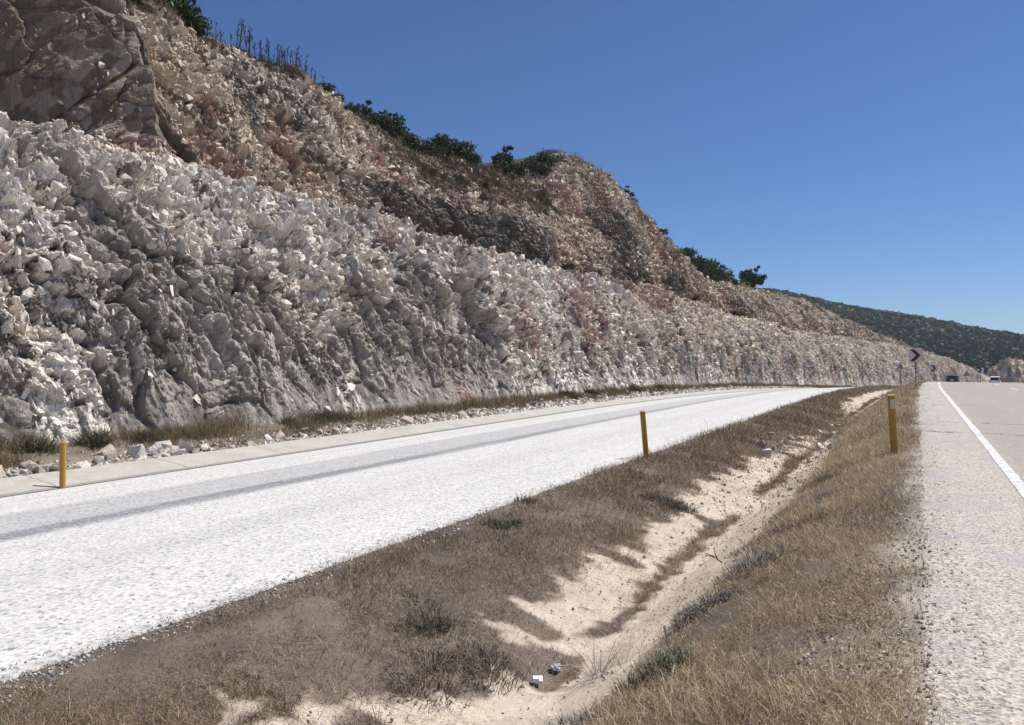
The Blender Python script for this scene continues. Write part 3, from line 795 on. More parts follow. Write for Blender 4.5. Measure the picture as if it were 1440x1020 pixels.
def rubble():
    r = np.random.default_rng(91); N = 9000
    Y = 8 + 110 * r.uniform(0, 1, N) ** 1.8; xr = -17.75 - np.abs(r.normal(0, .55, N)); sz = r.choice([.015, .02, .03, .045, .06], N) * np.clip(Y / 20, .8, 2.5)
    Vs, Ls, Ts, Cs = [], [], [], []; base = 0
    pal = np.array([(0.66, 0.61, 0.55), (0.52, 0.43, 0.35), (0.72, 0.69, 0.64), (0.40, 0.34, 0.29)])
    for k in range(8):
        m = np.arange(N) % 8 == k; q = int(m.sum()); tv, tf = lump_template(60 + k)
        o0 = np.stack([xr[m] + cx(Y[m]), Y[m], gz(xr[m], Y[m]) + .07 * 0 + sz[m] * .3], -1)
        W = o0[:, None] + tv[None] * sz[m][:, None, None] * r.uniform(.6, 1.3, (q, 1, 3))
        Vs.append(W.reshape(-1, 3)); Ls.append((base + np.arange(q)[:, None, None] * len(tv) + tf[None]).ravel()); Ts.append(np.full(q * len(tf), 3))
        Cs.append(np.repeat(pal[r.integers(0, 4, q)] * r.uniform(.75, 1.1, (q, 1)), len(tv), 0)); base += q * len(tv)
    o = link("rubble", mesh_np("rubble", np.concatenate(Vs), np.concatenate(Ls), np.concatenate(Ts), M_ROCK, color=np.concatenate(Cs))); tag(o, kind="stuff")
rubble()
def sand_pebbles():
    r = np.random.default_rng(92); N = 9000
    Y = 2.6 + 45 * r.uniform(0, 1, N) ** 2.2; xr = r.uniform(-4.4, -1.7, N); k = sand_bounds(xr, Y) > .6; Y, xr = Y[k], xr[k]; N = len(Y)
    sz = (.004 + .004 * r.pareto(2.2, N)).clip(0, .016) * np.clip(Y / 8, .8, 3)
    Vs, Ls, Ts, Cs = [], [], [], []; base = 0
    pal = np.array([(0.60, 0.52, 0.43), (0.42, 0.34, 0.27), (0.68, 0.64, 0.58), (0.36, 0.29, 0.23)])
    for q_ in range(6):
        m = np.arange(N) % 6 == q_; q = int(m.sum()); tv, tf = lump_template(80 + q_)
        o0 = np.stack([xr[m] + cx(Y[m]), Y[m], gz(xr[m], Y[m]) + sz[m] * .3 + .01], -1)
        W = o0[:, None] + tv[None] * sz[m][:, None, None] * r.uniform(.6, 1.3, (q, 1, 3))
        Vs.append(W.reshape(-1, 3)); Ls.append((base + np.arange(q)[:, None, None] * len(tv) + tf[None]).ravel()); Ts.append(np.full(q * len(tf), 3))
        Cs.append(np.repeat(pal[r.integers(0, 4, q)], len(tv), 0)); base += q * len(tv)
    tag(link("pebbles", mesh_np("pebbles", np.concatenate(Vs), np.concatenate(Ls), np.concatenate(Ts), M_ROCK, color=np.concatenate(Cs))), kind="stuff")
sand_pebbles()
def chips(name, N, lo, hi, y1, pal, z0, seed, keep=None):
    r = np.random.default_rng(seed); Y = 2.4 + y1 * r.uniform(0, 1, N) ** 2.0; xr = r.uniform(lo, hi, N)
    sz = (.004 + .004 * r.pareto(2.4, N)).clip(0, .014)
    Vs, Ls, Ts, Cs = [], [], [], []; base = 0
    for q_ in range(6):
        m = np.arange(N) % 6 == q_; q = int(m.sum()); tv, tf = lump_template(100 + q_)
        o0 = np.stack([xr[m] + cx(Y[m]), Y[m], gz(xr[m], Y[m]) + sz[m] * .25 + z0], -1)
        W = o0[:, None] + tv[None] * sz[m][:, None, None] * r.uniform(.6, 1.3, (q, 1, 3))
        Vs.append(W.reshape(-1, 3)); Ls.append((base + np.arange(q)[:, None, None] * len(tv) + tf[None]).ravel()); Ts.append(np.full(q * len(tf), 3))
        Cs.append(np.repeat(pal[r.integers(0, len(pal), q)], len(tv), 0)); base += q * len(tv)
    tag(link(name, mesh_np(name, np.concatenate(Vs), np.concatenate(Ls), np.concatenate(Ts), M_ROCK, color=np.concatenate(Cs))), kind="stuff")
chips("gravel", 9000, -0.6, 0.35, 20, np.array([(0.58, 0.52, 0.45), (0.46, 0.41, 0.35), (0.62, 0.58, 0.52), (0.30, 0.27, 0.23)]), .006, 93)
chips("gravel", 9000, -5.75, -5.1, 40, np.array([(0.60, 0.58, 0.55), (0.36, 0.34, 0.32), (0.66, 0.65, 0.62), (0.22, 0.21, 0.20)]), .008, 94)

# ------------------------------------------------------------------ shrubs and trees
def leaf_cloud(clumps, n, size, pal, seed, flat=0.75):
    r = np.random.default_rng(seed)
    cl = np.array(clumps)                                     # m,4 : x y z radius
    wts = cl[:, 3] ** 2; idx = r.choice(len(cl), n, p=wts / wts.sum())
    dirv = r.normal(0, 1, (n, 3)); dirv /= np.linalg.norm(dirv, axis=1)[:, None]
    rad = cl[idx, 3] * (r.uniform(0.25, 1.0, n) ** 0.45) * (1 + 0.18 * r.normal(0, 1, n))
    P = cl[idx, :3] + dirv * rad[:, None] * np.array([1, 1, flat])
    P[:, 2] = np.maximum(P[:, 2], 0.02)
    a = r.normal(0, 1, (n, 3)); a /= np.linalg.norm(a, axis=1)[:, None]
    b = np.cross(a, r.normal(0, 1, (n, 3))); b /= np.linalg.norm(b, axis=1)[:, None]
    s = size * r.uniform(0.5, 1.4, n)[:, None]
    V = np.stack([P - a * s, P + b * s * 0.45, P + a * s, P - b * s * 0.45], 1).reshape(-1, 3)
    F = np.arange(n * 4)
    mixv = r.uniform(0, 1, n)[:, None]; ctint = r.uniform(0.75, 1.25, len(cl))[idx][:, None]
    col = (np.array(pal[0]) * (1 - mixv) + np.array(pal[1]) * mixv) * ctint
    return V, F, np.full(n, 4), np.repeat(col, 4, 0)

def tube_mesh(name, paths, mat, sides=5, color=None):
    V = []; F = []; tot = []
    for pts in paths:                                         # list of (Vector, radius)
        base = len(V)
        for i, (p, r) in enumerate(pts):
            a = pts[max(0, i - 1)][0]; b = pts[min(len(pts) - 1, i + 1)][0]
            q = (b - a).to_track_quat('Z', 'Y')
            for k in range(sides):
                an = 2 * math.pi * k / sides
                V.append(p + q @ Vector((math.cos(an) * r, math.sin(an) * r, 0)))
        for i in range(len(pts) - 1):
            for k in range(sides):
                k2 = (k + 1) % sides
                F += [base + i * sides + k, base + i * sides + k2, base + (i + 1) * sides + k2, base + (i + 1) * sides + k]; tot.append(4)
    V = np.array([tuple(v) for v in V])
    return mesh_np(name, V, F, tot, mat, color=None if color is None else np.tile(color, (len(V), 1)), smooth=True)

PAL_DG = [(0.020, 0.034, 0.016), (0.07, 0.095, 0.036)]
PAL_OL = [(0.040, 0.045, 0.020), (0.105, 0.10, 0.045)]
def bush_parts(seed, shape):
    r = random.Random(seed); cl = []
    if shape == 'round':
        for _ in range(11): a = r.uniform(0, 6.28); q = r.uniform(0, 0.8); cl.append((math.cos(a) * q, math.sin(a) * q, r.uniform(0.25, 0.85), r.uniform(0.22, 0.42)))
    elif shape == 'spiky':
        for _ in range(14):
            a = r.uniform(0, 6.28); q = r.uniform(0, 0.65); cl.append((math.cos(a) * q, math.sin(a) * q, r.uniform(0.2, 0.75), r.uniform(0.15, 0.32)))
        for _ in range(5): a = r.uniform(0, 6.28); q = r.uniform(0, 0.5); cl.append((math.cos(a) * q, math.sin(a) * q, r.uniform(0.8, 1.15), r.uniform(0.08, 0.14)))
    elif shape == 'wind':     # flat-topped tree with ragged branches to one side
        for x, y, z, q in [(-.35, 0, .55, .35), (-.2, .1, .75, .3), (.05, -.1, .5, .35), (.3, 0, .45, .3), (.55, .1, .5, .22), (.75, 0, .55, .16), (.28, 0, .95, .12), (.42, .05, 1.1, .09), (-.5, 0, .8, .18), (0, .1, .3, .3), (-.3, 0, .3, .28), (.5, 0, .28, .2)]:
            cl.append((x, y, z, q))
    else:
        for _ in range(9): a = r.uniform(0, 6.28); q = r.uniform(0.1, 0.95); cl.append((math.cos(a) * q, math.sin(a) * q, r.uniform(0.12, 0.4), r.uniform(0.2, 0.34)))
    return cl

def make_shrub_meshes(name, seed, shape, pal, n=1500, size=0.075):
    cl = bush_parts(seed, shape)
    V, F, T, c = leaf_cloud(cl, n, size, pal, seed)
    crown = mesh_np("crown", V, F, T, M_LEAF, color=c)
    paths = []
    for x, y, z, q in cl[:8]:
        e = Vector((x, y, z)); m = e * 0.5 + Vector((0, 0, 0.06))
        paths.append([(Vector((0, 0, -0.15)), 0.045), (m, 0.028), (e, 0.012)])
    return crown, tube_mesh("trunk", paths, M_BARK)
BUSH = {k: make_shrub_meshes(k, i * 7 + 1, sh, p, n) for i, (k, sh, p, n) in enumerate([
    ('round1', 'round', PAL_DG, 1700), ('round2', 'round', PAL_DG, 1700), ('spiky1', 'spiky', PAL_DG, 1700), ('spiky2', 'spiky', PAL_DG, 1700),
    ('wind', 'wind', PAL_DG, 2200), ('low1', 'low', PAL_OL, 1300), ('low2', 'low', PAL_OL, 1300), ('olive', 'round', PAL_OL, 1500)])}
def plant(kind, loc, size, label, cat="bush", group=None, name="evergreen_bush", hs=1.0):
    e = bpy.data.objects.new(name, None); COL.objects.link(e); e.location = loc; e.rotation_euler = (0, 0, 0 if kind == 'wind' else R.uniform(0, 6.28))
    e.scale = (size, size, size * hs); e.empty_display_size = 0.3
    tag(e, label, cat, group)
    link("crown", BUSH[kind][0], e); link("trunk", BUSH[kind][1], e)
    return e

def ridge(Y, back=0.0):
    q = cliff_point(Y, 9.0 + back)
    return q - Vector((0, 0, 0.15))
RIDGE = [  # Y, back, kind, size, hs
 (20.0, .2, 'round1', 2.0, 1.2), (21.2, .15, 'round2', 2.0, 1.2), (22.4, .1, 'round1', 1.9, 1.2), (23.4, .1, 'round2', 2.0, 1.2), (24.6, .1, 'spiky1', 1.9, 1.25), (26.0, .1, 'round1', 1.8, 1.2), (27.4, .1, 'spiky2', 1.7, 1.15), (28.6, .15, 'round2', 1.3, 1.1), (29.8, .1, 'spiky1', 1.1, 1.2),
 (39.3, .05, 'low1', 0.7, 1.0), (40.2, .05, 'spiky2', 0.75, 1.3), (41.2, .05, 'round1', 0.75, 1.2), (42.6, .05, 'round2', 0.6, 1.0),
 (44.6, .1, 'spiky1', 1.1, 1.1), (46.2, .1, 'round2', 1.3, 1.1), (47.6, .1, 'spiky2', 1.4, 1.25), (49.2, .1, 'round1', 1.5, 1.1), (50.8, .1, 'spiky1', 1.2, 1.1), (52.6, .1, 'round2', 1.5, 1.0), (54.6, .1, 'spiky2', 1.6, 1.0), (56.8, .1, 'round1', 1.7, 1.05), (58.6, .1, 'round2', 1.2, .9),
 (60.5, .05, 'low2', 1.0, 1.0), (63.0, .0, 'low1', 1.5, 1.0), (88.5, .05, 'low1', .9, 1.0), (91.5, .05, 'spiky2', .9, 1.0), (99.0, .05, 'round1', 1.1, 1.1), (65.6, .05, 'spiky1', 1.9, 1.1), (67.6, .05, 'round2', 1.6, 1.0), (70.2, .05, 'low2', 1.9, 1.2), (72.6, .05, 'olive', 1.6, .8),
 (94.5, .0, 'spiky1', 1.1, 1.2), (96.5, .0, 'round1', 1.2, 1.0), (101.0, .0, 'spiky2', 1.2, 1.1), (103.5, .05, 'round2', 1.5, 1.1), (106.5, .05, 'round1', 1.8, 1.1), (109.5, .1, 'spiky1', 1.8, 1.2), (112.5, .1, 'round2', 1.8, 1.1),
 (116.0, .1, 'spiky2', 2.0, 1.3), (119.5, .1, 'round1', 2.3, 1.2), (123.0, .1, 'spiky1', 2.3, 1.3), (127.0, .1, 'round2', 2.6, 1.1), (131.0, .1, 'round1', 2.6, 1.2), (135.5, .1, 'spiky2', 2.4, 1.2), (140.0, .1, 'round2', 2.0, 1.1), (145.0, .05, 'spiky1', 1.7, 1.2), (150, .05, 'low1', 1.4, 1.2)]
def run_label(i, Y):
    if Y < 31: return "dark evergreen bush in the row above the shaded buttress at top left"
    if Y < 43: return "small dark bush at the lower right end of the dry stalk row on the skyline"
    if Y < 60: return "dark evergreen bush in the skyline row above the brown soil slope"
    if Y < 75: return "dark green bush on the crest just left of the highest rock knob"
    if Y < 98: return "small dark bush clinging to the steep skyline right of the highest rock knob"
    return "dark evergreen bush in the row descending the skyline towards the lone tree"
def run_group(Y):
    return "bushes above the buttress" if Y < 31 else "bushes below the dry stalks" if Y < 43 else "bushes above the brown slope" if Y < 60 else "bushes on the crest" if Y < 75 else "bushes on the steep skyline" if Y < 98 else "bushes descending to the lone tree"
for i, (Y, b, k, s, hs) in enumerate(RIDGE):
    plant(k, ridge(Y, b), s * 1.25, run_label(i, Y), group=run_group(Y), hs=hs)
plant('wind', ridge(157, .03), 3.3, "lone flat topped windswept tree standing against the sky right of the bush row", "tree", name="windswept_tree", hs=1.15)

# shrubs on the benches and at the foot of the wall
SH = [ # Y, section parameter, kind, size, hs, label
 (66.0, 6.05, 'low2', 1.3, 1.0, "olive green low shrub on the bench below the highest rock knob"),
 (60.0, 6.0, 'low1', 1.1, .9, "olive shrub on the bench left of the one below the highest knob"),
 (53.0, 7.9, 'olive', 1.2, .8, "green shrub on the brown slope under the skyline bushes"),
 (58.5, 7.6, 'round2', .6, .9, "single small dark bush stuck on the smooth tilted rock slab"),
 (77.5, 6.0, 'low1', 1.3, .9, "olive shrub on the bench under the pale tilted slab"),
 (98.0, 6.0, 'olive', 1.3, .8, "green shrub on the bench where the upper wall turns grey"),
 (118.0, 6.0, 'low2', 1.6, .9, "low olive shrub on the far part of the bench under the bush row"),
 (11.6, 1.0, 'low1', .75, 1.5, "grey green shrub at the wall foot left of the left yellow post"),
 (13.3, 1.0, 'low2', .75, 1.5, "grey green shrub at the wall foot right behind the left yellow post"),
 (14.6, 1.0, 'low1', .55, 1.3, "small green shrub at the wall foot right of the left yellow post"),
 (20.4, .9, 'olive', .6, 1.0, "bright olive shrub at the wall foot under the reddish hollow"),
 (22.0, .9, 'low2', .6, 1.1, "olive shrub right of the one under the reddish hollow"),
 (44.5, .9, 'low1', 1.0, 1.2, "green shrub at the wall foot above the middle yellow post"),
 (48.5, .9, 'low2', .9, 1.1, "green shrub at the wall foot, second right of the one above the middle post"),
 (57.0, .9, 'low1', 1.1, 1.1, "shrub at the wall foot where the gutter narrows in the distance"),
 (63.0, .9, 'low2', 1.1, 1.1, "most distant big green shrub at the wall foot before the bend")]
for Y, r, k, s, hs, lab in SH:
    if r <= 1.0: continue
    plant(k, cliff_point(Y, r) - Vector((0, 0, 0.05)), s, lab, "shrub", name="shrub", hs=hs)

# dry stalks against the sky
def stalk_mesh(seed):
    r = random.Random(seed); paths = []
    top = Vector((r.uniform(-.08, .08), r.uniform(-.08, .08), 1))
    m = top * 0.5 + Vector((r.uniform(-.02, .02), r.uniform(-.02, .02), 0))
    paths.append([(Vector((0, 0, -0.1)), .026), (m, .021), (top, .012)])
    for _ in range(r.randint(3, 7)):
        f = r.uniform(0.5, 0.98); a = r.uniform(0, 6.28); l = r.uniform(.04, .13)
        s = top * f; e = s + Vector((math.cos(a) * l, math.sin(a) * l, l * r.uniform(.6, 1.2)))
        paths.append([(s, .012), (e, .01)]); paths.append([(e, .03), (e + Vector((0, 0, .04)), .02)])
    return tube_mesh("dry_stalk", paths, M_STEM, 4, color=(0.055, 0.048, 0.045))
STK = [stalk_mesh(s) for s in range(5)]
ys_st = [30.8, 31.3, 31.9, 32.2, 32.5, 33.1, 33.3, 33.5, 33.7, 34.0, 34.2, 34.4, 34.7, 34.9, 35.2, 35.4, 35.6, 35.8, 36.1, 36.3, 36.6, 36.8, 37.0, 37.3, 37.6, 38.2, 38.5, 38.7, 39.0, 39.5, 39.7, 40.0, 40.5, 41.2, 43.4, 43.8]
for i, Y in enumerate(ys_st):
    for q in range(1 if i % 3 else 2):
        o = link("dry_stalk", STK[R.randrange(5)]); o.location = ridge(Y + q * .12, R.uniform(0, .05)) + Vector((0, 0, .1))
        h = R.uniform(1.0, 1.75) * (1.45 if Y in (33.3, 33.5) else 1.0) * (0.8 if Y > 38 else 1)
        o.scale = (h ** .5, h ** .5, h); o.rotation_euler = (R.uniform(-.1, .1), R.uniform(-.1, .1), R.uniform(0, 6.28))
        tag(o, "thin dark dry stalk in the row standing against the sky above the pale rocks", "dry stalk", "dry stalks on the skyline")

# twiggy grey shrubs in the ditch
def twig_shrub(xr, Y, rad, h, n, pal, label, bend=0.9, name="dry_shrub", wk=1.0):
    r = np.random.default_rng(int(abs(xr * 100 + Y * 1000)))
    a = r.uniform(0, 2 * np.pi, n); nc = 5
    ca = r.uniform(0, 2 * np.pi, nc); cq = rad * r.uniform(0.1, 0.58, nc); ch = r.uniform(0.55, 1.15, nc); ck = r.integers(0, nc, n)
    q = rad * 0.34 * np.sqrt(r.uniform(0, 1, n)) * ch[ck]
    P = np.stack([np.cos(a) * q + (np.cos(ca) * cq)[ck], np.sin(a) * q + (np.sin(ca) * cq)[ck], np.zeros(n)], -1); q = q * 2
    P[:, 2] = gz(xr + P[:, 0], Y + P[:, 1]) - gz(xr, Y)
    hh = h * ch[ck] * r.uniform(0.4, 1.25, n) * (1.05 - 0.5 * (q / rad))
    lean = np.clip(r.normal(0.35, 0.3, n) + 0.9 * q / rad, 0.02, 1.5)
    mixv = r.uniform(0, 1, n)[:, None]
    col = (np.array(pal[0]) * (1 - mixv) + np.array(pal[1]) * mixv) * r.uniform(0.7, 1.3, n)[:, None]
    V, F, T, c = blades(P, hh, np.full(n, 0.007 * wk) * r.uniform(.6, 1.4, n), lean, a + r.normal(0, .5, n), col, bend)
    o = link(name, mesh_np(name, V, F, T, M_STEM, color=c)); o.location = (xr + float(cx(Y)), Y, float(gz(xr, Y)))
    return tag(o, label, "shrub")
PG = [(0.09, 0.075, 0.06), (0.27, 0.225, 0.18)]; PGR = [(0.13, 0.12, 0.105), (0.38, 0.345, 0.30)]; PGN = [(0.09, 0.09, 0.06), (0.22, 0.205, 0.15)]
twig_shrub(-3.5, 5.35, 0.95, 0.16, 2200, PG, "big dark tangled dry shrub left of the sand in the near ditch")
twig_shrub(-3.95, 5.7, 0.6, 0.15, 700, PGN, "lower greenish tangle behind the big dark dry shrub")
twig_shrub(-1.85, 4.35, 0.62, 0.2, 1700, PGR, "grey twiggy shrub at the bottom edge of the picture beside the sand")
twig_shrub(-1.55, 4.85, 0.35, 0.22, 900, PGN, "green topped tuft just above the grey shrub at the bottom edge")
twig_shrub(-1.6, 6.5, 0.6, 0.19, 1200, PGR, "dark grey shrub overhanging the sand strip above the pale twigs")
twig_shrub(-1.5, 7.6, 0.6, 0.2, 1000, PGR, "blue grey shrub along the ditch edge, second up the slope")
twig_shrub(-1.42, 9.2, 0.7, 0.18, 900, PG, "brownish grey shrub along the ditch edge, third up the slope")
twig_shrub(-1.42, 11.0, 0.7, 0.2, 900, PGR, "grey shrub with dead branches at the ditch edge, below the reflector post")
twig_shrub(-1.5, 13.2, 0.5, 0.2, 900, PG, "farthest grey shrub at the ditch edge before the grass gap")
twig_shrub(-4.9, 9.0, 0.4, 0.16, 700, PGN, "low green tuft at the white road edge, nearest one")
twig_shrub(-5.25, 10.4, 0.25, 0.22, 260, PGN, "upright green sprig on the white road edge")
twig_shrub(-3.7, 12.5, 0.6, 0.2, 1100, PG, "dark matted tuft left of the sand under the middle yellow post")
twig_shrub(-2.15, 5.75, 0.34, 0.40, 70, [(0.40, 0.36, 0.32), (0.55, 0.51, 0.47)], "fan of bare pale twigs rising from the sand", bend=0.4, name="pale_twigs")
def branch(name, loc, pts, rad, label, col):
    me = tube_mesh(name, [[(Vector(p), rad * (1 - .6 * i / (len(pts) - 1))) for i, p in enumerate(path)] for path in pts_list(pts)], M_STEM, 5, color=col)
    o = link(name, me); o.location = loc; return tag(o, label, "branch")
def pts_list(p): return p
PGW = [(0.07, 0.07, 0.042), (0.22, 0.205, 0.125)]
for Y, r, k, s, hs, lab in SH:
    if r <= 1.0: twig_shrub(-19.55, Y, .75 * s ** .5, .62 * s ** .5 * hs ** .5, 900, PGW, lab, .6, "shrub", 2.6 if Y < 30 else 4.5)
branch("dead_branch", (-1.95, 8.8, float(gz(-1.95, 8.8)) + .08), [[(0, 0, 0), (-.09, .02, .05), (-.2, .01, .06), (-.3, .04, .05)], [(-.09, .02, .05), (-.15, -.04, .09), (-.2, -.05, .1)], [(-.05, .01, .02), (-.1, .07, .08), (-.11, .1, .12)]], .008, "dark dead branch poking out over the sand from the ditch edge", (0.06, 0.05, 0.045))
branch("bleached_stick", (-1.33, 4.62, float(gz(-1.33, 4.62)) + .02), [[(0, 0, 0), (.01, .01, .1), (-.03, .0, .2), (-.05, .02, .30)], [(.01, .01, .1), (.05, .0, .17)]], .014, "short bleached white stick standing beside the grey shrub at bottom", (0.60, 0.55, 0.48))

# ------------------------------------------------------------------ yellow marker posts
def bm_obj(name, bm, mat, parent=None, smooth=False):
    me = bpy.data.meshes.new(name); bm.to_mesh(me); bm.free(); me.materials.append(mat)
    for p in me.polygons: p.use_smooth = smooth
    return link(name, me, parent)
def add_box(bm, c, s, bevel=0.0, rot=None):
    r = bmesh.ops.create_cube(bm, size=1)
    for v in r['verts']:
        v.co = Vector((v.co.x * s[0], v.co.y * s[1], v.co.z * s[2]))
        if rot: v.co = rot @ v.co
        v.co += Vector(c)
    if bevel:
        es = list({e for v in r['verts'] for e in v.link_edges})
        bmesh.ops.bevel(bm, geom=es, offset=bevel, segments=2, affect='EDGES')
def add_prism(bm, outline, y0, y1):
    a = [bm.verts.new((x, y0, z)) for x, z in outline]; b = [bm.verts.new((x, y1, z)) for x, z in outline]
    bm.faces.new(a); bm.faces.new(list(reversed(b)))
    n = len(a)
    for i in range(n): bm.faces.new([a[i], b[i], b[(i + 1) % n], a[(i + 1) % n]])
    bmesh.ops.recalc_face_normals(bm, faces=bm.faces)
def post(loc, tiltx, tilty, rz, label, h=1.0, reflector=False):
    e = bpy.data.objects.new("marker_post", None); COL.objects.link(e); e.location = loc; e.rotation_euler = (tiltx, tilty, rz)
    tag(e, label, "marker post", "yellow marker posts")
    bm = bmesh.new()                                          # a D-shaped plastic post with a slanted, closed top
    prof = [(-.058, -.02), (-.05, -.034), (-.02, -.045), (.02, -.045), (.05, -.034), (.058, -.02), (.058, .035), (.046, .045), (-.046, .045), (-.058, .035)]
    rings = []
    for z, k, sl in ((-.15, 1.0, 0), (0.02, 1.0, 0), (.5, .99, 0), (h - .012, .97, .2), (h, .90, .2)):
        rings.append([bm.verts.new((x * k, y * k, z + y * sl)) for x, y in prof])
    n = len(prof)
    for a, b in zip(rings, rings[1:]):
        for i in range(n): bm.faces.new([a[i], a[(i + 1) % n], b[(i + 1) % n], b[i]])
    bm.faces.new(rings[-1]); bm.faces.new(list(reversed(rings[0])))
    bm_obj("shaft", bm, M_POST, e)
    if reflector:
        bm = bmesh.new(); add_box(bm, (0, -.048, h - .155), (.078, .008, .165), .003); bm_obj("reflector", bm, M_REFL, e)
        for k in range(3):
            bm = bmesh.new(); r = bmesh.ops.create_cone(bm, cap_ends=True, segments=10, radius1=.009, radius2=.009, depth=.006)
            for v in r['verts']: v.co = Vector((v.co.x, v.co.z - .046, v.co.y + h - .35 - k * .05))
            bm_obj("bolt_hole", bm, M_BLACK, e)
    return e
def gpt(xr, Y, dz=0): return Vector((xr + float(cx(Y)), Y, float(gz(xr, Y)) + dz))
post(gpt(-0.35, 14.95, .03), 0.0, -0.055, YAW * 0.6, "yellow marker post with grey reflector and bolt holes on the right verge", reflector=True)
post(gpt(-5.33, 16.5, .03), 0.0, -0.085, YAW, "leaning plain yellow post at the near edge of the white road")
post(gpt(-16.6, 10.3, .03), 0.0, 0.012, YAW + .3, "upright plain yellow post at the far edge of the white road by the gutter")

# ------------------------------------------------------------------ signs
def sign_pole(e, h, r=.04):
    me = tube_mesh("pole", [[(Vector((0, 0, -.3)), r), (Vector((0, 0, h * .5)), r), (Vector((0, 0, h)), r)]], M_GALV, 8); link("pole", me, e)
def chevron(loc, rz, label, size, hz):
    e = bpy.data.objects.new("chevron_sign", None); COL.objects.link(e); e.location = loc; e.rotation_euler = (0, 0, rz)
    tag(e, label, "road sign", "chevron bend signs")
    sign_pole(e, hz + size * .4)
    bm = bmesh.new(); add_box(bm, (0, -.05, hz), (size, .02, size), .004); bm_obj("panel", bm, M_SIGNW, e)
    bm = bmesh.new(); s = size / 2
    add_prism(bm, [(-.82 * s, hz + .92 * s), (-.22 * s, hz + .92 * s), (.66 * s, hz), (-.22 * s, hz - .92 * s), (-.82 * s, hz - .92 * s), (.02 * s, hz)], -.072, -.061)
    bm_obj("arrow", bm, M_SIGNR, e)
chevron(gpt(-.35, 64), 0.05, "nearer and larger white sign with dark red arrowhead on the right verge", .95, 2.15)
chevron(gpt(-.45, 113), 0.08, "smaller distant white sign with dark red arrowhead further along the bend", .9, 1.9)
def triangle_back(loc, rz, label, size, hz):
    e = bpy.data.objects.new("warning_sign", None); COL.objects.link(e); e.location = loc; e.rotation_euler = (0, 0, rz)
    tag(e, label, "road sign")
    sign_pole(e, hz + size * .3)
    bm = bmesh.new(); s = size / 2
    add_prism(bm, [(-s, hz - .55 * s), (-.9 * s, hz - .62 * s), (.9 * s, hz - .62 * s), (s, hz - .55 * s), (.08 * s, hz + 1.12 * s), (-.08 * s, hz + 1.12 * s)], .035, .055)
    bm_obj("panel", bm, M_SIGNB, e)
triangle_back(gpt(-2.8, 92), -.2, "grey back of a small triangular sign seen left of the arrow signs", .66, 2.6)
triangle_back(Vector((9.3, 190, float(drop(190)) - .2)), -.1, "grey back of a triangular sign right of the bend beyond the crest", 1.4, 2.6)
e = bpy.data.objects.new("direction_sign", None); COL.objects.link(e); e.location = (12.2, 196, float(drop(196)) - .3); e.rotation_euler = (0, 0, .05)
tag(e, "small black and white board against the dark forested hill above the road", "road sign")
sign_pole(e, 3.7, .05)
bm = bmesh.new(); add_box(bm, (0, -.06, 3.7), (1.25, .03, 1.15), .01); bm_obj("panel", bm, M_BLACK, e)
bm = bmesh.new(); add_prism(bm, [(-.6, 3.3), (-.6, 4.1), (-.15, 3.7)], -.095, -.078)
add_prism(bm, [(.02, 4.22), (.58, 4.22), (.58, 3.18), (.02, 3.18), (.02, 3.36), (.3, 3.7), (.02, 4.04)], -.095, -.078); bm_obj("white_mark", bm, M_CARD, e)

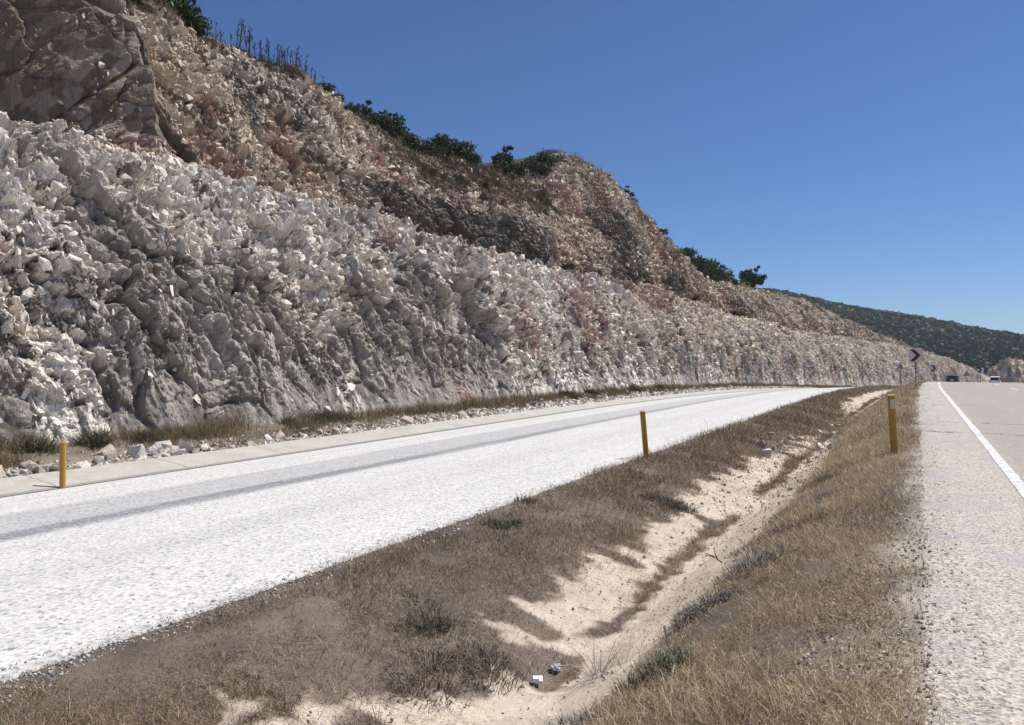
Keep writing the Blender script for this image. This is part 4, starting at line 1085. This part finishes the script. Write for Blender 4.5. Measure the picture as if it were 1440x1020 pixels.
# ------------------------------------------------------------------ vehicles beyond the crest
def wheels(e, track, base, r):
    for sx in (-1, 1):
        for y in base:
            bm = bmesh.new(); q = bmesh.ops.create_cone(bm, cap_ends=True, segments=24, radius1=r, radius2=r, depth=.2)
            bmesh.ops.rotate(bm, verts=bm.verts, matrix=Matrix.Rotation(math.pi / 2, 3, 'Y'))
            w = bm_obj("wheel", bm, M_TYRE, e, True); w.location = (sx * track, y, r)
            bm = bmesh.new(); bmesh.ops.create_cone(bm, cap_ends=True, segments=16, radius1=r * .6, radius2=r * .55, depth=.04)
            bmesh.ops.rotate(bm, verts=bm.verts, matrix=Matrix.Rotation(math.pi / 2, 3, 'Y'))
            rm = bm_obj("rim", bm, M_RIM, w, True); rm.location = (sx * .105, 0, 0)
def vehicle(name, loc, rz, label, cat, paint, W, sec, glass_side, rear_glass, wb, r, lampz):
    e = bpy.data.objects.new(name, None); COL.objects.link(e); e.location = loc; e.rotation_euler = (0, 0, rz); tag(e, label, cat)
    bm = bmesh.new()                                           # side outline (y, z) swept across the width, narrowing upward
    def ring(x, k): return [bm.verts.new((x * (1 - .13 * max(0, z - .9) / .9) * k, y, z)) for y, z in sec]
    rs = [ring(-W / 2, .94), ring(-W / 2, 1.0), ring(W / 2, 1.0), ring(W / 2, .94)]
    for i, q in enumerate(rs):
        if i in (0, 3):
            for v in q: v.co.y *= .97; v.co.z = .3 + (v.co.z - .3) * .97
    n = len(sec)
    for a, b in zip(rs, rs[1:]):
        for i in range(n): bm.faces.new([a[i], a[(i + 1) % n], b[(i + 1) % n], b[i]])
    bm.faces.new(list(reversed(rs[0]))); bm.faces.new(rs[-1]); bmesh.ops.recalc_face_normals(bm, faces=bm.faces)
    bm_obj("body", bm, paint, e)
    for sx in (-1, 1):
        for g in glass_side:
            bm = bmesh.new(); add_prism(bm, [(p[0], p[1]) for p in g], 0, .03)
            for v in bm.verts:
                y, t, z = v.co.x, v.co.y, v.co.z
                v.co = Vector((sx * (W / 2 * (1 - .13 * max(0, z - .9) / .9) - .012 + t), y, z))
            bmesh.ops.recalc_face_normals(bm, faces=bm.faces); bm_obj("side_window", bm, M_GLASS, e)
    for nm, q in rear_glass:
        bm = bmesh.new(); vs = [bm.verts.new(p) for p in q]; f = bm.faces.new(vs)
        bmesh.ops.solidify(bm, geom=[f], thickness=.02); bmesh.ops.recalc_face_normals(bm, faces=bm.faces); bm_obj(nm, bm, M_GLASS, e)
    y0 = min(p[0] for p in sec)
    for sx in (-1, 1):
        bm = bmesh.new(); add_box(bm, (sx * (W / 2 - .1), y0 - .0, lampz), (.14, .06, .3), .01); bm_obj("tail_lamp", bm, M_REDL, e)
    bm = bmesh.new(); add_box(bm, (0, y0 - .03, .45), (W * .96, .12, .2), .03); bm_obj("bumper", bm, paint, e)
    bm = bmesh.new(); add_box(bm, (0, y0 - .02, .72), (.5, .05, .12), .005); bm_obj("number_plate", bm, M_PLATE, e)
    wheels(e, W / 2 - .11, wb, r)
    return e
van_sec = [(-2.2, .35), (2.1, .35), (2.3, .5), (2.28, .95), (1.95, 1.12), (1.25, 1.9), (1.0, 1.98), (-1.95, 2.0), (-2.15, 1.92), (-2.25, 1.1), (-2.25, .5)]
vehicle("white_van", Vector((14.5, 190, float(drop(190)) - .02)), -.13, "small white van with dark rear window driving away over the crest", "van", M_VANW, 1.85, van_sec,
        [[(-1.95, 1.2), (-.7, 1.2), (-.7, 1.78), (-1.9, 1.78)], [(-.6, 1.2), (.5, 1.2), (.5, 1.78), (-.6, 1.78)], [(.6, 1.2), (1.65, 1.2), (1.15, 1.76), (.6, 1.78)]],
        [("rear_window", [(-.74, -2.268, 1.2), (.74, -2.268, 1.2), (.68, -2.19, 1.78), (-.68, -2.19, 1.78)]), ("windscreen", [(-.74, 1.9, 1.2), (.74, 1.9, 1.2), (.68, 1.34, 1.82), (-.68, 1.34, 1.82)])],
        (-1.35, 1.4), .33, 1.0)
car_sec = [(-2.1, .3), (2.1, .3), (2.2, .5), (2.15, .75), (1.0, .92), (.3, 1.38), (-.1, 1.45), (-.9, 1.43), (-1.6, 1.0), (-2.1, .95), (-2.2, .55)]
vehicle("dark_car", Vector((5.2, 147, float(drop(147)))), -.08, "dark blue car mostly hidden behind the road crest below the smaller arrow sign", "car", M_CARB, 1.75, car_sec,
        [[(-1.35, .98), (-.35, .98), (-.35, 1.34), (-.9, 1.36)], [(-.25, .98), (.8, .98), (.25, 1.3), (-.25, 1.36)]],
        [("rear_window", [(-.66, -1.64, 1.02), (.66, -1.64, 1.02), (.6, -1.0, 1.4), (-.6, -1.0, 1.4)]), ("windscreen", [(-.68, .97, .98), (.68, .97, .98), (.6, .36, 1.36), (-.6, .36, 1.36)])],
        (-1.3, 1.35), .31, .8)

# ------------------------------------------------------------------ litter in the ditch
bm = bmesh.new(); add_box(bm, (0, 0, .035), (.11, .08, .07), .003); add_box(bm, (.045, -.03, .075), (.05, .09, .004), 0, Matrix.Rotation(.5, 3, 'X'))
o = bm_obj("carton", bm, M_CARD); o.location = gpt(-2.74, 5.62, .02); o.scale = (.62, .62, .5); o.rotation_euler = (.15, .1, .6); tag(o, "small crushed white carton lying in the bottom of the near ditch", "carton")
bm = bmesh.new(); bmesh.ops.create_icosphere(bm, subdivisions=3, radius=.07)
for v in bm.verts: v.co *= 1 + .35 * math.sin(v.co.x * 90) * math.cos(v.co.y * 70 + v.co.z * 50); v.co.z *= .5
o = bm_obj("plastic_bag", bm, M_BAG); o.location = gpt(-2.72, 5.95, .03); o.scale = (.7, .7, .6); tag(o, "crumpled grey plastic scrap behind the white carton", "plastic bag")

# ------------------------------------------------------------------ far wooded hill and the cutting across the road
def hill_ridge():
    # world ridge line (x, y, z) measured from photo directions at 650-950 m
    return np.array([(-330, 900, 84), (-200, 880, 78), (-130, 870, 72), (-59, 870, 52), (6, 865, 38), (53, 850, 26), (87, 850, 19), (200, 830, 7), (330, 820, 3), (700, 900, 0), (1500, 1000, -5)])
def build_hill():
    Rg = hill_ridge()
    xs = np.linspace(-500, 1300, 360); v = np.linspace(0, 1, 110)
    X, Vv = np.meshgrid(xs, v)
    ry = np.interp(X, Rg[:, 0], Rg[:, 1]); rz = np.interp(X, Rg[:, 0], Rg[:, 2])
    Y = 470 + (ry - 470) * Vv * 1.0
    prof = np.sin(np.clip(Vv, 0, 1) * math.pi / 2) ** 1.1
    Z = -13 + (rz + 13) * prof + 5 * fbm(X * .012, Y * .012, 301, 4) * np.sin(np.clip(Vv, 0, 1) * math.pi) + 1.2 * fbm(X * .05, Y * .05, 305, 3)
    # back side
    Xb = X[-1:].repeat(6, 0); Yb = Y[-1:] + np.array([30, 80, 200, 400, 800, 1500])[:, None]; Zb = Z[-1:] - np.array([3, 12, 35, 60, 90, 110])[:, None]
    Xa, Ya, Za = np.vstack([X, Xb]), np.vstack([Y, Yb]), np.vstack([Z, Zb])
    n = fbm(Xa * .03, Ya * .03, 311, 4)[..., None]
    bare = np.maximum(sstep(.5, .7, fbm(Xa * .02 + 2, Ya * .02, 313, 4)), (np.abs(Xa - 45) < 22) * (np.abs(Za - 11 - 3 * np.sin(Xa * .3)) < 2.2) * 1.0)[..., None]
    c = np.array([.020, .025, .014]) * (1 + .4 * n) * (1 - bare) + np.array([.26, .21, .16]) * bare
    o = link("hill", grid_mesh("hill", Xa, Ya, Za, M_SOIL, color=np.clip(c, .01, .6), smooth=True)); tag(o, kind="structure")
    # canopy: leafy crowns spread over the slope
    r = np.random.default_rng(5)
    N = 15000
    i = r.integers(0, X.shape[0] - 1, N); j = r.integers(30, 260, N)
    P = np.stack([X[i, j], Y[i, j], Z[i, j]], -1) + np.stack([r.uniform(-3, 3, N), r.uniform(-3, 3, N), np.zeros(N)], -1)
    keep = (r.uniform(0, 1, N) > 0.9 * sstep(.25, .45, fbm(P[:, 0] * .02 + 2, P[:, 1] * .02, 313, 4)) ) & (P[:, 0] > -330 + 0 * P[:, 1]) & (P[:, 0] < 420)
    # the scar of pale rock half way up at the right
    scar = (np.abs(P[:, 0] - 45) < 22) & (np.abs(P[:, 2] - 11 - 3 * np.sin(P[:, 0] * .3)) < 2.2) & (r.uniform(0, 1, N) < .8)
    P = P[keep & ~scar]; N = len(P)
    K = 46
    rad = r.uniform(1.8, 4.4, N)
    dv = r.normal(0, 1, (N, K, 3)); dv /= np.linalg.norm(dv, axis=2)[..., None]; dv[..., 2] = np.abs(dv[..., 2]) * .9 - .15
    Q = P[:, None, :] + dv * rad[:, None, None] * r.uniform(.65, 1.05, (N, K, 1)) + np.array([0, 0, 1.0])
    a = r.normal(0, 1, (N, K, 3)); a /= np.linalg.norm(a, axis=2)[..., None]
    b = np.cross(a, dv); b /= np.linalg.norm(b, axis=2)[..., None] + 1e-6
    s = rad[:, None, None] * r.uniform(.25, .5, (N, K, 1))
    V = np.stack([Q - a * s, Q + b * s, Q + a * s, Q - b * s], 2).reshape(-1, 3)
    tint = (np.array([.014, .028, .012]) + np.array([.022, .034, .012]) * r.uniform(0, 1, (N, 1))) 
    col = np.repeat(np.repeat(tint[:, None], K, 1) * r.uniform(.7, 1.3, (N, K, 1)), 4, 1).reshape(-1, 3)
    nq = N * K
    o = link("forest", mesh_np("forest", V, np.arange(nq * 4), np.full(nq, 4), M_LEAF, color=col)); tag(o, kind="stuff")
build_hill()

def rock_mound(name, c, w, d, h, seed, label, kind=None):
    n = 170
    u, v = np.meshgrid(np.linspace(-1.25, 1.25, n), np.linspace(-1.25, 1.25, n))
    rr = np.sqrt(u ** 2 + v ** 2)
    H = np.clip(1 - rr ** 2 * .8 + .28 * fbm(u * 2, v * 2, seed, 4), -.3, 2)
    f, e1, r1 = facet(u * 5, v * 5, seed + 3, .8); f2, _, r2 = facet(u * 12, v * 12, seed + 9, .8)
    Z = h * (H + .13 * f + .06 * f2) * sstep(1.25, .8, rr) - .8 * sstep(.8, 1.25, rr)
    col = np.array([.50, .39, .29]) * (.6 + .7 * r1[..., None]) * (.7 + .5 * r2[..., None])
    o = link(name, grid_mesh(name, c[0] + u * w, c[1] + v * d, c[2] + Z, M_ROCK, color=np.clip(col, .05, .7), smooth=False))
    return tag(o, label, "rock outcrop", kind=kind)
rock_mound("rock_outcrop", (39.5, 440, float(drop(440)) - 1.5), 10.5, 12, 11.5, 401, "pale brown rock outcrop at the end of the cutting right of the white van")
rock_mound("rock_outcrop", (24, 425, float(drop(425)) - 1.0), 8.5, 10, 4.6, 421, "low grey rock bank left of the white van beyond the crest")

# ------------------------------------------------------------------ air
def build_haze():
    bm = bmesh.new(); add_box(bm, (0, 0, 30), (13000, 13000, 150))
    m = bpy.data.materials.new("air"); m.use_nodes = True; nt = m.node_tree
    for n in list(nt.nodes):
        if n.type == 'BSDF_PRINCIPLED': nt.nodes.remove(n)
    v = nt.nodes.new("ShaderNodeVolumePrincipled"); v.inputs["Density"].default_value = 0.00015
    v.inputs["Color"].default_value = (0.86, 0.92, 1.0, 1); v.inputs["Anisotropy"].default_value = 0.2
    nt.links.new(v.outputs[0], nt.nodes["Material Output"].inputs["Volume"])
    tag(bm_obj("haze", bm, m), kind="stuff")
build_haze()
